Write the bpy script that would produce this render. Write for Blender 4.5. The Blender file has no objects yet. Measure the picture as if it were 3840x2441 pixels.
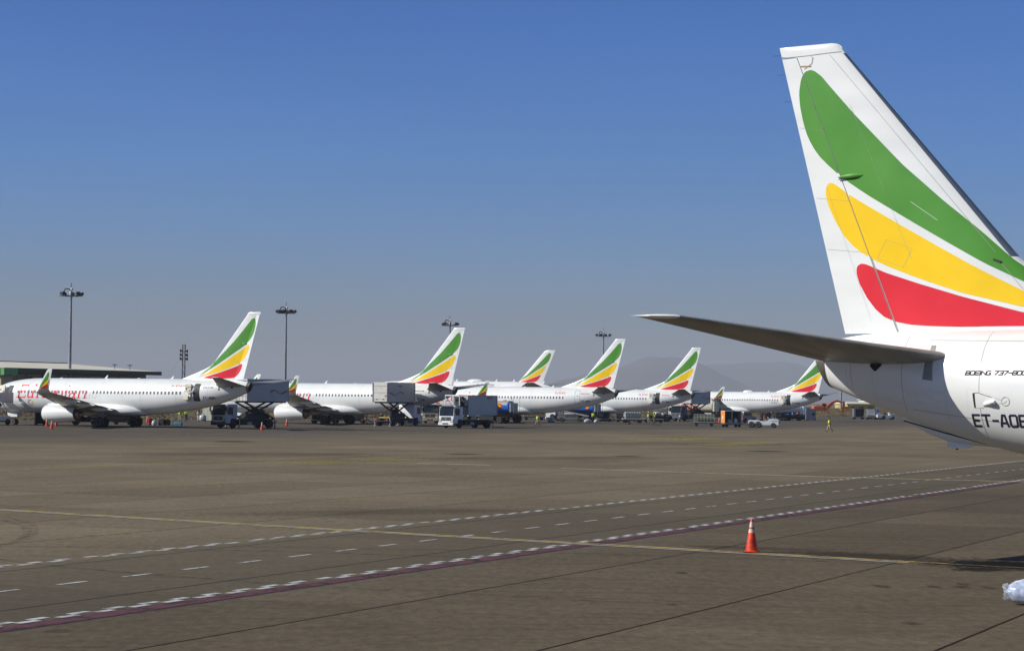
import bpy, bmesh, math, random
import numpy as np
from mathutils import Vector, Matrix, Euler
R = math.radians
random.seed(7)
scene = bpy.context.scene
COL = scene.collection

# ------------------------------------------------------------------ camera, sky, sun, exposure
cam_d = bpy.data.cameras.new('camera')
cam = bpy.data.objects.new('camera', cam_d)
COL.objects.link(cam)
cam_d.sensor_width = 36.0
cam_d.lens = 36.0 * 7848.2 / 3840.0
cam_d.clip_start = 0.5
cam_d.clip_end = 60000.0
cam.matrix_world = (Matrix.Translation((0, 0, 3.6)) @ Matrix.Rotation(R(90 + 2.0027), 4, 'X')
                    @ Matrix.Rotation(R(0.610), 4, 'Z'))
scene.camera = cam

SUN_EL, SUN_AZ = 33.0, 10.0          # azimuth: 0 = from the left (-X), positive = a little behind the camera
sv = Vector((-math.cos(R(SUN_AZ)) * math.cos(R(SUN_EL)), -math.sin(R(SUN_AZ)) * math.cos(R(SUN_EL)), math.sin(R(SUN_EL))))
sun_d = bpy.data.lights.new('sun', 'SUN')
sun_d.energy = 4.9
sun_d.angle = R(0.53)
sun_d.color = (1.0, 0.955, 0.88)
sun = bpy.data.objects.new('sun', sun_d)
COL.objects.link(sun)
sun.rotation_euler = sv.to_track_quat('Z', 'Y').to_euler()
sun.location = sv * 300

world = bpy.data.worlds.new('World')
scene.world = world
world.use_nodes = True
wn, wl = world.node_tree.nodes, world.node_tree.links
wn.clear()
sky = wn.new('ShaderNodeTexSky')
sky.sky_type = 'NISHITA'
sky.sun_disc = False
sky.sun_elevation = R(SUN_EL)
sky.sun_rotation = math.atan2(sv.x, sv.y)
sky.altitude = 2300.0
sky.air_density = 1.0
sky.dust_density = 1.2
sky.ozone_density = 2.5
hs = wn.new('ShaderNodeHueSaturation')
hs.inputs['Saturation'].default_value = 1.12
bgn = wn.new('ShaderNodeBackground')
bgn.inputs['Strength'].default_value = 0.092
wo = wn.new('ShaderNodeOutputWorld')
wl.new(sky.outputs[0], hs.inputs['Color'])
# tint by height: greys the horizon, deepens the blue, warms the unseen overhead fill
tcw = wn.new('ShaderNodeTexCoord')
spw = wn.new('ShaderNodeSeparateXYZ')
wl.new(tcw.outputs['Generated'], spw.inputs[0])
sky_tint = wn.new('ShaderNodeValToRGB')
sky_tint.color_ramp.interpolation = 'LINEAR'
el_ = sky_tint.color_ramp.elements
for i_, (z_, c_) in enumerate(((0.0, (.44, .41, .49)), (.0225, (.45, .44, .53)), (.0465, (.445, .50, .65)), (.075, (.42, .575, .84)), (.113, (.38, .62, .97)), (.151, (.34, .61, 1.02)), (.195, (.29, .58, 1.04)), (.55, (1.0, .93, .80)))):
    e_ = el_[i_] if i_ < 2 else el_.new(z_)
    e_.position = z_
    e_.color = (*c_, 1)
wl.new(spw.outputs[2], sky_tint.inputs[0])
mlt = wn.new('ShaderNodeMix')
mlt.data_type = 'RGBA'
mlt.blend_type = 'MULTIPLY'
mlt.inputs[0].default_value = 1.0
wl.new(hs.outputs[0], mlt.inputs[6])
wl.new(sky_tint.outputs[0], mlt.inputs[7])
# barely visible streaks of thin high haze
mpw = wn.new('ShaderNodeMapping')
mpw.inputs['Scale'].default_value = (2.0, 2.0, 14.0)
mpw.inputs['Rotation'].default_value = (R(4), 0, 0)
nzw = wn.new('ShaderNodeTexNoise')
nzw.inputs['Scale'].default_value = 1.6
nzw.inputs['Detail'].default_value = 6
rgw = wn.new('ShaderNodeMapRange')
for i_, v_ in enumerate((.3, .75, .975, 1.06)):
    rgw.inputs[i_ + 1].default_value = v_
ml2 = wn.new('ShaderNodeMix')
ml2.data_type = 'RGBA'
ml2.blend_type = 'MULTIPLY'
ml2.inputs[0].default_value = 1.0
wl.new(tcw.outputs['Generated'], mpw.inputs[0])
wl.new(mpw.outputs[0], nzw.inputs['Vector'])
wl.new(nzw.outputs[0], rgw.inputs[0])
wl.new(mlt.outputs[2], ml2.inputs[6])
wl.new(rgw.outputs[0], ml2.inputs[7])
wl.new(ml2.outputs[2], bgn.inputs['Color'])
wl.new(bgn.outputs[0], wo.inputs['Surface'])

scene.view_settings.view_transform = 'Standard'
scene.view_settings.look = 'None'
scene.view_settings.gamma = 1.0
scene.view_settings.exposure = 0.06
scene.render.engine = 'CYCLES'
scene.cycles.max_bounces = 6
scene.cycles.volume_bounces = 0

# ------------------------------------------------------------------ helpers
def lin(c):
    return tuple((x / 12.92 if x <= 0.04045 else ((x + 0.055) / 1.055) ** 2.4) for x in c)

MATS = {}
def mat(name, col, rough=0.5, metal=0.0, var=0.12, scale=3.0, bump=0.0, coat=0.0, spec=0.5, stretch=(1, 1, 1), emit=0):
    """principled material whose colour is broken up by two octaves of object-space noise"""
    if name in MATS:
        return MATS[name]
    m = bpy.data.materials.new(name)
    m.use_nodes = True
    nt = m.node_tree
    b = nt.nodes['Principled BSDF']
    b.inputs['Metallic'].default_value = metal
    b.inputs['Specular IOR Level'].default_value = spec
    if coat:
        b.inputs['Coat Weight'].default_value = coat
        b.inputs['Coat Roughness'].default_value = 0.12
    tc = nt.nodes.new('ShaderNodeTexCoord')
    mp = nt.nodes.new('ShaderNodeMapping')
    mp.inputs['Scale'].default_value = stretch
    nt.links.new(tc.outputs['Object'], mp.inputs[0])
    nz = nt.nodes.new('ShaderNodeTexNoise')
    nz.inputs['Scale'].default_value = scale
    nz.inputs['Detail'].default_value = 5
    nt.links.new(mp.outputs[0], nz.inputs['Vector'])
    rp = nt.nodes.new('ShaderNodeMapRange')
    rp.inputs['From Min'].default_value = 0.3
    rp.inputs['From Max'].default_value = 0.7
    rp.inputs['To Min'].default_value = 1 - var
    rp.inputs['To Max'].default_value = 1 + var * 0.5
    nt.links.new(nz.outputs[0], rp.inputs['Value'])
    mx = nt.nodes.new('ShaderNodeMix')
    mx.data_type = 'RGBA'
    mx.blend_type = 'MULTIPLY'
    mx.inputs[0].default_value = 1.0
    mx.inputs[6].default_value = (*col, 1)
    nt.links.new(rp.outputs[0], mx.inputs[7])
    nt.links.new(mx.outputs[2], b.inputs['Base Color'])
    rr = nt.nodes.new('ShaderNodeMapRange')
    rr.inputs['To Min'].default_value = max(0.02, rough - 0.08)
    rr.inputs['To Max'].default_value = min(1, rough + 0.1)
    nt.links.new(nz.outputs[0], rr.inputs['Value'])
    nt.links.new(rr.outputs[0], b.inputs['Roughness'])
    if bump:
        bp = nt.nodes.new('ShaderNodeBump')
        bp.inputs['Strength'].default_value = bump
        bp.inputs['Distance'].default_value = 0.02
        nt.links.new(nz.outputs[0], bp.inputs['Height'])
        nt.links.new(bp.outputs[0], b.inputs['Normal'])
    MATS[name] = m
    return m

class MB:
    """collects faces, then links them as ONE mesh object"""
    def __init__(s, M=None):
        s.v, s.f, s.m = [], [], []
        s.mats = []
        s.M = M
    def mi(s, m):
        if m not in s.mats:
            s.mats.append(m)
        return s.mats.index(m)
    def add(s, vs, fs, m, M=None):
        o = len(s.v)
        if M is not None:
            vs = [M @ Vector(v) for v in vs]
        if s.M is not None:
            vs = [s.M @ Vector(v) for v in vs]
        s.v += [tuple(v) for v in vs]
        i = s.mi(m)
        for f in fs:
            s.f.append(tuple(o + k for k in f))
            s.m.append(i)
    def box(s, c, d, m, rot=None, taper=(1, 1), ch=0.0):
        """box centre c size d; taper scales the top; ch = chamfer of vertical+horizontal edges"""
        hx, hy, hz = d[0] / 2, d[1] / 2, d[2] / 2
        M = Matrix.Translation(c)
        if rot is not None:
            M = M @ Euler(rot).to_matrix().to_4x4()
        if ch <= 0:
            vs = []
            for z in (-1, 1):
                tx, ty = taper if z > 0 else (1, 1)
                vs += [(-hx * tx, -hy * ty, z * hz), (hx * tx, -hy * ty, z * hz), (hx * tx, hy * ty, z * hz), (-hx * tx, hy * ty, z * hz)]
            s.add(vs, [(3, 2, 1, 0), (4, 5, 6, 7), (0, 1, 5, 4), (1, 2, 6, 5), (2, 3, 7, 6), (3, 0, 4, 7)], m, M)
        else:
            ch = min(ch, hx * .9, hy * .9, hz * .9)
            rings = []
            for z, k in ((-hz, ch), (-hz + ch, 0), (hz - ch, 0), (hz, ch)):
                tx, ty = taper if z > 0 else (1, 1)
                ax, ay = hx * tx - k, hy * ty - k
                bx, by = max(ax - ch, 0.0), max(ay - ch, 0.0)
                rings.append([(-bx, -ay, z), (bx, -ay, z), (ax, -by, z), (ax, by, z), (bx, ay, z), (-bx, ay, z), (-ax, by, z), (-ax, -by, z)])
            s.loft(rings, m, M=M)
    def loft(s, rings, m, caps=(True, True), M=None, closed=True):
        n = len(rings[0])
        vs = [p for r in rings for p in r]
        fs = []
        for i in range(len(rings) - 1):
            for j in range(n if closed else n - 1):
                k = (j + 1) % n
                fs.append((i * n + j, i * n + k, (i + 1) * n + k, (i + 1) * n + j))
        if caps[0]:
            fs.append(tuple(range(n - 1, -1, -1)))
        if caps[1]:
            fs.append(tuple((len(rings) - 1) * n + j for j in range(n)))
        s.add(vs, fs, m, M)
    def cyl(s, a, b, r0, m, r1=None, n=12, caps=(True, True)):
        a, b = Vector(a), Vector(b)
        r1 = r0 if r1 is None else r1
        d = b - a
        q = d.to_track_quat('Z', 'Y')
        rings = []
        for p, r in ((a, r0), (b, r1)):
            rings.append([p + q @ Vector((r * math.cos(2 * math.pi * k / n), r * math.sin(2 * math.pi * k / n), 0)) for k in range(n)])
        s.loft(rings, m, caps)
    def tube(s, pts, r, m, n=6):
        for a, b in zip(pts[:-1], pts[1:]):
            s.cyl(a, b, r, m, n=n)
    def lathe(s, prof, m, o=(0, 0, 0), axis='Z', n=20, sc=(1, 1), caps=(True, True)):
        """prof: list of (along, radius)"""
        rings = []
        for t, r in prof:
            ring = []
            for k in range(n):
                c, sn = r * math.cos(2 * math.pi * k / n) * sc[0], r * math.sin(2 * math.pi * k / n) * sc[1]
                p = {'Z': (c, sn, t), 'X': (t, c, sn), 'Y': (sn, t, c)}[axis]
                ring.append((p[0] + o[0], p[1] + o[1], p[2] + o[2]))
            rings.append(ring)
        s.loft(rings, m, caps)
    def prism(s, poly, t, m, axis='Y', o=0.0):
        """extrude a 2D outline: axis Y -> outline in XZ, from o-t/2 to o+t/2; axis X -> outline in YZ; Z -> XY"""
        n = len(poly)
        def p3(p, h):
            return {'Y': (p[0], h, p[1]), 'X': (h, p[0], p[1]), 'Z': (p[0], p[1], h)}[axis]
        vs = [p3(p, o - t / 2) for p in poly] + [p3(p, o + t / 2) for p in poly]
        fs = [tuple(range(n)), tuple(range(2 * n - 1, n - 1, -1))] + [(j, n + j, n + (j + 1) % n, (j + 1) % n) for j in range(n)]
        s.add(vs, fs, m)
    def build(s, name, parent=None, loc=None, rot=None, smooth=35, bevel=0.0, **props):
        me = bpy.data.meshes.new(name)
        me.from_pydata(s.v, [], s.f)
        for m in s.mats:
            me.materials.append(m)
        me.polygons.foreach_set('material_index', s.m)
        me.update()
        bm = bmesh.new()
        bm.from_mesh(me)
        bmesh.ops.remove_doubles(bm, verts=bm.verts, dist=1e-5)
        bmesh.ops.recalc_face_normals(bm, faces=bm.faces)
        if bevel > 0:
            es = [e for e in bm.edges if len(e.link_faces) == 2 and e.calc_face_angle(0) > R(40)]
            bmesh.ops.bevel(bm, geom=es, offset=bevel, segments=2, affect='EDGES', clamp_overlap=True)
        bm.to_mesh(me)
        bm.free()
        if smooth:
            me.polygons.foreach_set('use_smooth', [True] * len(me.polygons))
            me.set_sharp_from_angle(angle=R(smooth))
        ob = bpy.data.objects.new(name, me)
        COL.objects.link(ob)
        if parent is not None:
            ob.parent = parent
        if loc is not None:
            ob.location = loc
        if rot is not None:
            ob.rotation_euler = rot
        for k, v in props.items():
            ob[k] = v
        return ob

def thing(name, label, cat, loc=(0, 0, 0), rz=0.0, group=None):
    o = bpy.data.objects.new(name, None)
    COL.objects.link(o)
    o.empty_display_size = 0.5
    o.location = loc
    o.rotation_euler = (0, 0, R(rz))
    o['label'] = label
    o['category'] = cat
    if group:
        o['group'] = group
    return o

def tag(o, label, cat, group=None, kind=None):
    o['label'] = label
    o['category'] = cat
    if group:
        o['group'] = group
    if kind:
        o['kind'] = kind
    return o

def kids(o):
    return [c for c in bpy.data.objects if c.parent == o]

def copy_tree(o, parent=None, label=None, loc=None, rz=None, group=None):
    c = o.copy()
    COL.objects.link(c)
    if parent is not None:
        c.parent = parent
    for ch in kids(o):
        copy_tree(ch, c)
    if label:
        c['label'] = label
    if group:
        c['group'] = group
    if loc is not None:
        c.location = loc
    if rz is not None:
        c.rotation_euler = (0, 0, R(rz))
    return c

def pchip(xs, ys):
    xs, ys = np.array(xs, float), np.array(ys, float)
    h = np.diff(xs); d = np.diff(ys) / h
    m = np.zeros(len(xs))
    for i in range(1, len(xs) - 1):
        if d[i - 1] * d[i] > 0:
            w1, w2 = 2 * h[i] + h[i - 1], h[i] + 2 * h[i - 1]
            m[i] = (w1 + w2) / (w1 / d[i - 1] + w2 / d[i])
    m[0], m[-1] = d[0], d[-1]
    def f(x):
        i = int(np.clip(np.searchsorted(xs, x) - 1, 0, len(h) - 1))
        t = (np.clip(x, xs[0], xs[-1]) - xs[i]) / h[i]
        return float((1 + 2 * t) * (1 - t) ** 2 * ys[i] + t * (1 - t) ** 2 * h[i] * m[i] + t * t * (3 - 2 * t) * ys[i + 1] + t * t * (t - 1) * h[i] * m[i + 1])
    return f

# flat shapes laid on a curved skin: everything is drawn in 2D (a, b) and mapped by a function to 3D
def strips(mb, poly, mp, m, rows=24, nx=6, a_lo=None, a_hi=None):
    """fill a closed outline row by row (one interval per row) and lay it on the skin"""
    zs = [p[1] for p in poly]
    z0, z1 = min(zs), max(zs)
    grid = []
    for i in range(rows + 1):
        f = i / rows
        f = 0.5 - 0.5 * math.cos(math.pi * f)
        z = z0 + (z1 - z0) * min(max(f, 1e-4), 1 - 1e-4)
        xs = []
        n = len(poly)
        for k in range(n):
            (x0, y0), (x1, y1) = poly[k], poly[(k + 1) % n]
            if (y0 - z) * (y1 - z) <= 0 and abs(y1 - y0) > 1e-9:
                xs.append(x0 + (x1 - x0) * (z - y0) / (y1 - y0))
        if not xs:
            continue
        lo, hi = min(xs), max(xs)
        if a_lo is not None:
            lo = max(lo, a_lo(z))
        if a_hi is not None:
            hi = min(hi, a_hi(z))
        if hi - lo < 1e-4:
            grid.append(None)
            continue
        grid.append([(lo + (hi - lo) * j / nx, z) for j in range(nx + 1)])
    for r0, r1 in zip(grid[:-1], grid[1:]):
        if r0 is None or r1 is None:
            continue
        vs = [mp(*p) for p in r0] + [mp(*p) for p in r1]
        mb.add(vs, [(j, j + 1, nx + 2 + j, nx + 1 + j) for j in range(nx)], m)

def pline(mb, pts, w, mp, m, seg=0.08):
    """a painted line of width w through 2D points"""
    for (x0, y0), (x1, y1) in zip(pts[:-1], pts[1:]):
        L = math.hypot(x1 - x0, y1 - y0)
        if L < 1e-6:
            continue
        nx, ny = -(y1 - y0) / L * w / 2, (x1 - x0) / L * w / 2
        ex, ey = (x1 - x0) / L * w * 0.35, (y1 - y0) / L * w * 0.35
        x0, y0, x1, y1 = x0 - ex, y0 - ey, x1 + ex, y1 + ey
        k = max(1, int(L / seg))
        vs = []
        for i in range(k + 1):
            t = i / k
            x, y = x0 + (x1 - x0) * t, y0 + (y1 - y0) * t
            vs += [mp(x + nx, y + ny), mp(x - nx, y - ny)]
        mb.add(vs, [(2 * i, 2 * i + 1, 2 * i + 3, 2 * i + 2) for i in range(k)], m)

def rrect(a0, a1, b0, b1, r, n=4):
    pts = []
    for cx, cy, s0 in ((a1 - r, b1 - r, 0), (a0 + r, b1 - r, 90), (a0 + r, b0 + r, 180), (a1 - r, b0 + r, 270)):
        for k in range(n + 1):
            t = R(s0 + 90 * k / n)
            pts.append((cx + r * math.cos(t), cy + r * math.sin(t)))
    return pts

def arc(cx, cy, rx, ry, a0, a1, n=8):
    return [(cx + rx * math.cos(R(a0 + (a1 - a0) * k / n)), cy + ry * math.sin(R(a0 + (a1 - a0) * k / n))) for k in range(n + 1)]

# stroke letters (width-normalised block capitals, 0..w by 0..1)
GL = {
 'E': (.6, [[(.6, 1), (0, 1), (0, 0), (.6, 0)], [(0, .5), (.5, .5)]]), 'T': (.7, [[(0, 1), (.7, 1)], [(.35, 1), (.35, 0)]]),
 '-': (.45, [[(0, .5), (.45, .5)]]), 'A': (.62, [[(0, 0), (.2, 1), (.42, 1), (.62, 0)], [(.08, .3), (.54, .3)]]),
 'O': (.6, [[(.1, 1), (.5, 1), (.6, .9), (.6, .1), (.5, 0), (.1, 0), (0, .1), (0, .9), (.1, 1)]]),
 'Q': (.6, [[(.1, 1), (.5, 1), (.6, .9), (.6, .1), (.5, 0), (.1, 0), (0, .1), (0, .9), (.1, 1)], [(.35, .3), (.65, -.05)]]),
 'B': (.6, [[(0, 0), (0, 1), (.5, 1), (.6, .9), (.6, .6), (.5, .5), (0, .5)], [(.5, .5), (.6, .4), (.6, .1), (.5, 0), (0, 0)]]),
 'M': (.75, [[(0, 0), (0, 1), (.375, .4), (.75, 1), (.75, 0)]]), 'P': (.6, [[(0, 0), (0, 1), (.5, 1), (.6, .9), (.6, .6), (.5, .5), (0, .5)]]),
 'K': (.6, [[(0, 0), (0, 1)], [(.6, 1), (0, .45)], [(.15, .58), (.6, 0)]]), 'L': (.5, [[(0, 1), (0, 0), (.5, 0)]]),
 'V': (.65, [[(0, 1), (.325, 0), (.65, 1)]]), 'G': (.6, [[(.6, .85), (.5, 1), (.1, 1), (0, .9), (0, .1), (.1, 0), (.5, 0), (.6, .1), (.6, .45), (.35, .45)]]),
 'N': (.65, [[(0, 0), (0, 1), (.65, 0), (.65, 1)]]), 'I': (.12, [[(.06, 0), (.06, 1)]]),
 '7': (.58, [[(0, 1), (.58, 1), (.2, 0)]]), '3': (.58, [[(0, 1), (.5, 1), (.58, .9), (.58, .6), (.5, .5), (.2, .5)], [(.5, .5), (.58, .4), (.58, .1), (.5, 0), (0, 0)]]),
 '8': (.58, [[(.1, 1), (.5, 1), (.58, .9), (.58, .6), (.48, .5), (.1, .5), (0, .6), (0, .9), (.1, 1)], [(.1, .5), (0, .4), (0, .1), (.1, 0), (.48, 0), (.58, .1), (.58, .4), (.48, .5)]]),
 '0': (.58, [[(.1, 1), (.48, 1), (.58, .9), (.58, .1), (.48, 0), (.1, 0), (0, .1), (0, .9), (.1, 1)]]), ' ': (.3, []),
 'F': (.6, [[(.6, 1), (0, 1), (0, 0)], [(0, .5), (.5, .5)]]),
 'H': (.62, [[(0, 0), (0, 1)], [(.62, 0), (.62, 1)], [(0, .5), (.62, .5)]]), 'S': (.58, [[(.58, .9), (.48, 1), (.1, 1), (0, .9), (0, .6), (.1, .5), (.48, .5), (.58, .4), (.58, .1), (.48, 0), (.1, 0), (0, .1)]]),
 'C': (.58, [[(.58, .85), (.48, 1), (.1, 1), (0, .9), (0, .1), (.1, 0), (.48, 0), (.58, .15)]]), 'R': (.6, [[(0, 0), (0, 1), (.5, 1), (.6, .9), (.6, .6), (.5, .5), (0, .5)], [(.3, .5), (.6, 0)]]),
 '1': (.3, [[(0, .8), (.2, 1), (.2, 0)]]), '2': (.58, [[(0, .85), (.1, 1), (.48, 1), (.58, .9), (.58, .6), (0, 0), (.58, 0)]]), '6': (.58, [[(.55, .95), (.1, 1), (0, .9), (0, .1), (.1, 0), (.48, 0), (.58, .1), (.58, .45), (.48, .55), (0, .5)]]),
}
def letters(mb, txt, a, b, h, w, mp, m, sx=1.0, shear=0.0, gap=.22, d=1):
    """stroke lettering; d = direction of reading along a; returns the end"""
    x = 0.0
    for c in txt:
        gw, st = GL[c]
        for s in st:
            pline(mb, [(a + d * (x + (p[0] * sx + p[1] * shear) * h), b + p[1] * h) for p in s], w, mp, m, seg=.04)
        x += (gw * sx + gap) * h
    return a + d * x
# ------------------------------------------------------------------ materials
M_white = mat('white_paint', (.80, .815, .795), .28, var=.07, scale=.9, coat=.25, stretch=(.35, 1, 1.4))
M_cream = mat('cream_panel', (.66, .63, .52), .5, var=.1)
M_green = mat('livery_green', (.085, .29, .03), .3, var=.08, scale=.8, coat=.12)
M_yellow = mat('livery_yellow', (.93, .60, .001), .32, var=.06, scale=.8, coat=.08)
M_red = mat('livery_red', (.72, .022, .036), .3, var=.07, scale=.8, coat=.12)
M_pink = mat('livery_lettering', (.78, .03, .06), .35, var=.06)
M_grey = mat('wing_grey_paint', (.29, .285, .265), .42, var=.34, scale=1.6, stretch=(1.6, .16, 1))
M_metal = mat('bare_metal', (.50, .51, .53), .28, 1.0, var=.1)
M_bronze = mat('hot_metal', (.36, .27, .19), .38, .9, var=.2)
M_dark = mat('dark_void', (.012, .013, .016), .6, var=.2)
M_seam = mat('panel_seam', (.36, .36, .34), .7, var=.3)
M_seal = mat('black_seam', (.03, .028, .026), .7, var=.3)
M_win = mat('cabin_glass', (.15, .16, .165), .2, var=.2)
M_navy = mat('registration_paint', (.022, .018, .045), .45, var=.1)
M_tyre = mat('tyre_rubber', (.018, .018, .018), .8, var=.3)
M_hub = mat('wheel_hub', (.55, .55, .53), .45, .3, var=.2)
M_strut = mat('strut_paint', (.45, .46, .45), .4, var=.2)
M_black = mat('black_plastic', (.02, .021, .023), .5, var=.2)
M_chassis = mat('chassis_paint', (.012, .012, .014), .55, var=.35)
M_glass = mat('vehicle_glass', (.014, .017, .019), .08, var=.2, spec=.5)
M_cabw = mat('cab_white', (.70, .71, .72), .32, var=.1, coat=.4)
M_body = mat('box_body_grey', (.52, .51, .505), .45, var=.08, scale=1.2)
M_boxrear = mat('box_rear_cream', (.62, .60, .54), .5, var=.1)
M_steel = mat('galvanised_steel', (.34, .35, .36), .42, .7, var=.25, scale=5)
M_yelpaint = mat('machine_yellow', (.40, .27, .03), .5, var=.3)
M_orange = mat('cone_orange', (.84, .055, .008), .5, var=.55, scale=5)
M_orange2 = mat('machine_orange', (.75, .115, .018), .45, var=.15)
M_refl = mat('cone_reflective', (.60, .56, .48), .45, var=.2, scale=12)
M_blue = mat('tank_blue', (.02, .15, .62), .3, var=.1, coat=.3)
M_tan = mat('tan_paint', (.42, .38, .30), .5, var=.15)
M_tankw = mat('tank_cream', (.66, .62, .50), .4, var=.12, coat=.2)
M_lred = mat('lettering_red', (.62, .03, .03), .45, var=.1)
M_vest = mat('high_visibility_cloth', (.62, .92, .02), .8, var=.15, scale=20)
M_khaki = mat('khaki_cloth', (.34, .25, .15), .85, var=.2, scale=15)
M_bluecl = mat('blue_cloth', (.03, .07, .25), .85, var=.2, scale=15)
M_palecl = mat('pale_cloth', (.55, .54, .50), .85, var=.15, scale=15)
M_skin = mat('skin', (.14, .07, .04), .55, var=.1)
M_hair = mat('hair', (.012, .01, .009), .7, var=.2)
M_shoe = mat('shoe_leather', (.02, .018, .016), .6, var=.2)
M_redcase = mat('red_fabric', (.45, .02, .03), .6, var=.2)
M_bluecase = mat('blue_fabric', (.10, .25, .36), .6, var=.2)
M_mast = mat('mast_steel', (.30, .31, .33), .5, .5, var=.2)
M_roof = mat('roof_cream', (.74, .69, .52), .5, var=.12, scale=.3)
M_fascia = mat('fascia_green', (.022, .055, .036), .45, var=.15)
M_fascia2 = mat('gable_green', (.11, .33, .12), .45, var=.12)
M_wallt = mat('wall_tan', (.48, .40, .26), .7, var=.12)
M_conc = mat('wall_concrete', (.30, .29, .27), .8, var=.15)

# ------------------------------------------------------------------ the narrow-body airliner, built once
# station = metres aft of the nose; local X = 30 - station, Y = port, Z = up
f_top = pchip([0, .3, .8, 1.4, 1.75, 2.6, 3.4, 4.5, 5.5, 7, 9, 12, 33, 35, 36.5, 37.5, 37.9],
              [2.75, 3.2, 3.55, 3.85, 4.0, 4.68, 4.92, 5.12, 5.24, 5.36, 5.4, 5.4, 5.4, 5.37, 5.28, 5.13, 5.04])
f_bot = pchip([0, .3, .8, 1.5, 2.5, 3.5, 5, 6.5, 24, 25, 26, 27.2, 28.5, 29.7, 31, 32.3, 33.5, 34.8, 36, 37.3, 37.9],
              [2.75, 2.35, 2.05, 1.8, 1.6, 1.48, 1.41, 1.4, 1.4, 1.44, 1.5, 1.62, 1.78, 1.95, 2.15, 2.39, 2.67, 3.03, 3.44, 3.93, 4.18])
f_hw = pchip([0, .3, .8, 1.5, 2.5, 3.5, 4.5, 5.5, 6.5, 26, 28, 29.7, 31, 32.3, 33.5, 34.8, 36, 37.3, 37.9],
             [.02, .5, .85, 1.15, 1.48, 1.67, 1.79, 1.86, 1.88, 1.88, 1.85, 1.79, 1.70, 1.57, 1.39, 1.13, .85, .5, .36])
def fsk(st, z):
    t, b, w = f_top(st), f_bot(st), f_hw(st)
    q = (z - (t + b) / 2) / ((t - b) / 2)
    return w * math.sqrt(max(0.0, 1 - q * q))
def skin(side=1, off=.006):
    def mp(st, z):
        t, b, w = f_top(st), f_bot(st), f_hw(st)
        c, h = (t + b) / 2, (t - b) / 2
        q = max(-.999, min(.999, (z - c) / h))
        return (30 - st, side * (w * math.sqrt(1 - q * q) + off * math.sqrt(1 - q * q)), z + off * q)
    return mp

def fin_lemain(z): return 37.2 - (12.45 - z) * .8624
_d = pchip([5.2, 5.42, 5.79, 6.18, 6.57, 6.85, 7.08, 7.4], [27.4, 28.4, 29.54, 30.7, 31.72, 32.3, 32.56, 32.845])
def fin_le(z):
    if z < 7.4: return _d(z)
    if z < 12.42: return fin_lemain(z)
    q = min(1, (z - 12.42) / .18)
    return 37.174 + .30 * (1 - math.sqrt(max(0, 1 - q * q)))
def fin_te(z): return 37.04 + (z - 5.2) * .2554
def hinge(z): return 35.55 + (z - 5.2) * .404
def fin_t(st, z):
    a, b = fin_lemain(z), fin_te(z)
    c = b - a
    u = (st - a) / c
    t = 0.0
    if 0 < u < 1:
        t = .5 * c * (.2969 * math.sqrt(u) - .126 * u - .3516 * u * u + .2843 * u ** 3 - .1015 * u ** 4)
    d = st - fin_le(z)
    if z < 7.4 and d > 0:
        t = max(t, .11 * min(1, math.sqrt(d / 1.4)) * max(0, min(1, (b - st) / 2)))
    if z > 12.45:
        q = min(1, (z - 12.45) / .15)
        t *= .35 + .65 * math.sqrt(1 - q * q)
    return max(t, .006)
GREEN = [(30.87, 5.79), (31.25, 6.05), (31.95, 6.51), (32.71, 7.06), (33.48, 7.74), (34.41, 8.49), (35.49, 9.43), (36.2, 10.15), (36.79, 10.75), (37.22, 11.22), (37.52, 11.55), (37.7, 11.76), (37.81, 11.85), (37.92, 11.93), (38.02, 11.96), (38.12, 11.95), (38.2, 11.91), (38.27, 11.82), (38.31, 11.71), (38.36, 11.42), (38.34, 11.1), (38.26, 10.73), (38.17, 10.41), (37.99, 10.04), (37.73, 9.71), (37.43, 9.44), (37.1, 9.17), (36.45, 8.74), (35.3, 8.06), (34.4, 7.54), (33.36, 6.95), (32.08, 6.34)]
YELLOW = [(30.8, 5.62), (32.09, 6.12), (32.42, 6.28), (33.65, 6.9), (34.19, 7.2), (35.32, 7.83), (36.45, 8.47), (37.0, 8.8), (37.3, 9.02), (37.4, 9.07), (37.49, 9.08), (37.56, 9.03), (37.59, 8.95), (37.6, 8.76), (37.51, 8.48), (37.33, 8.12), (37.07, 7.72), (36.78, 7.43), (36.36, 7.16), (35.81, 6.92), (35.04, 6.63), (33.9, 6.25), (32.42, 5.9), (31.58, 5.75)]
RED = [(31.32, 5.53), (32.42, 5.77), (33.9, 6.16), (35.04, 6.5), (35.93, 6.79), (36.36, 6.97), (36.5, 7.02), (36.6, 7.03), (36.69, 6.99), (36.73, 6.92), (36.73, 6.78), (36.64, 6.52), (36.44, 6.18), (36.2, 5.89), (35.96, 5.7), (35.65, 5.58), (35.22, 5.5), (34.65, 5.46), (33.9, 5.435), (32.42, 5.44)]

RUD = {'side': 0}
def fin_map(side, off=.006, org=(0, 0)):
    return lambda st, z: (30 - st - org[0], side * (fin_t(st, z) + off), z - org[1])

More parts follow.
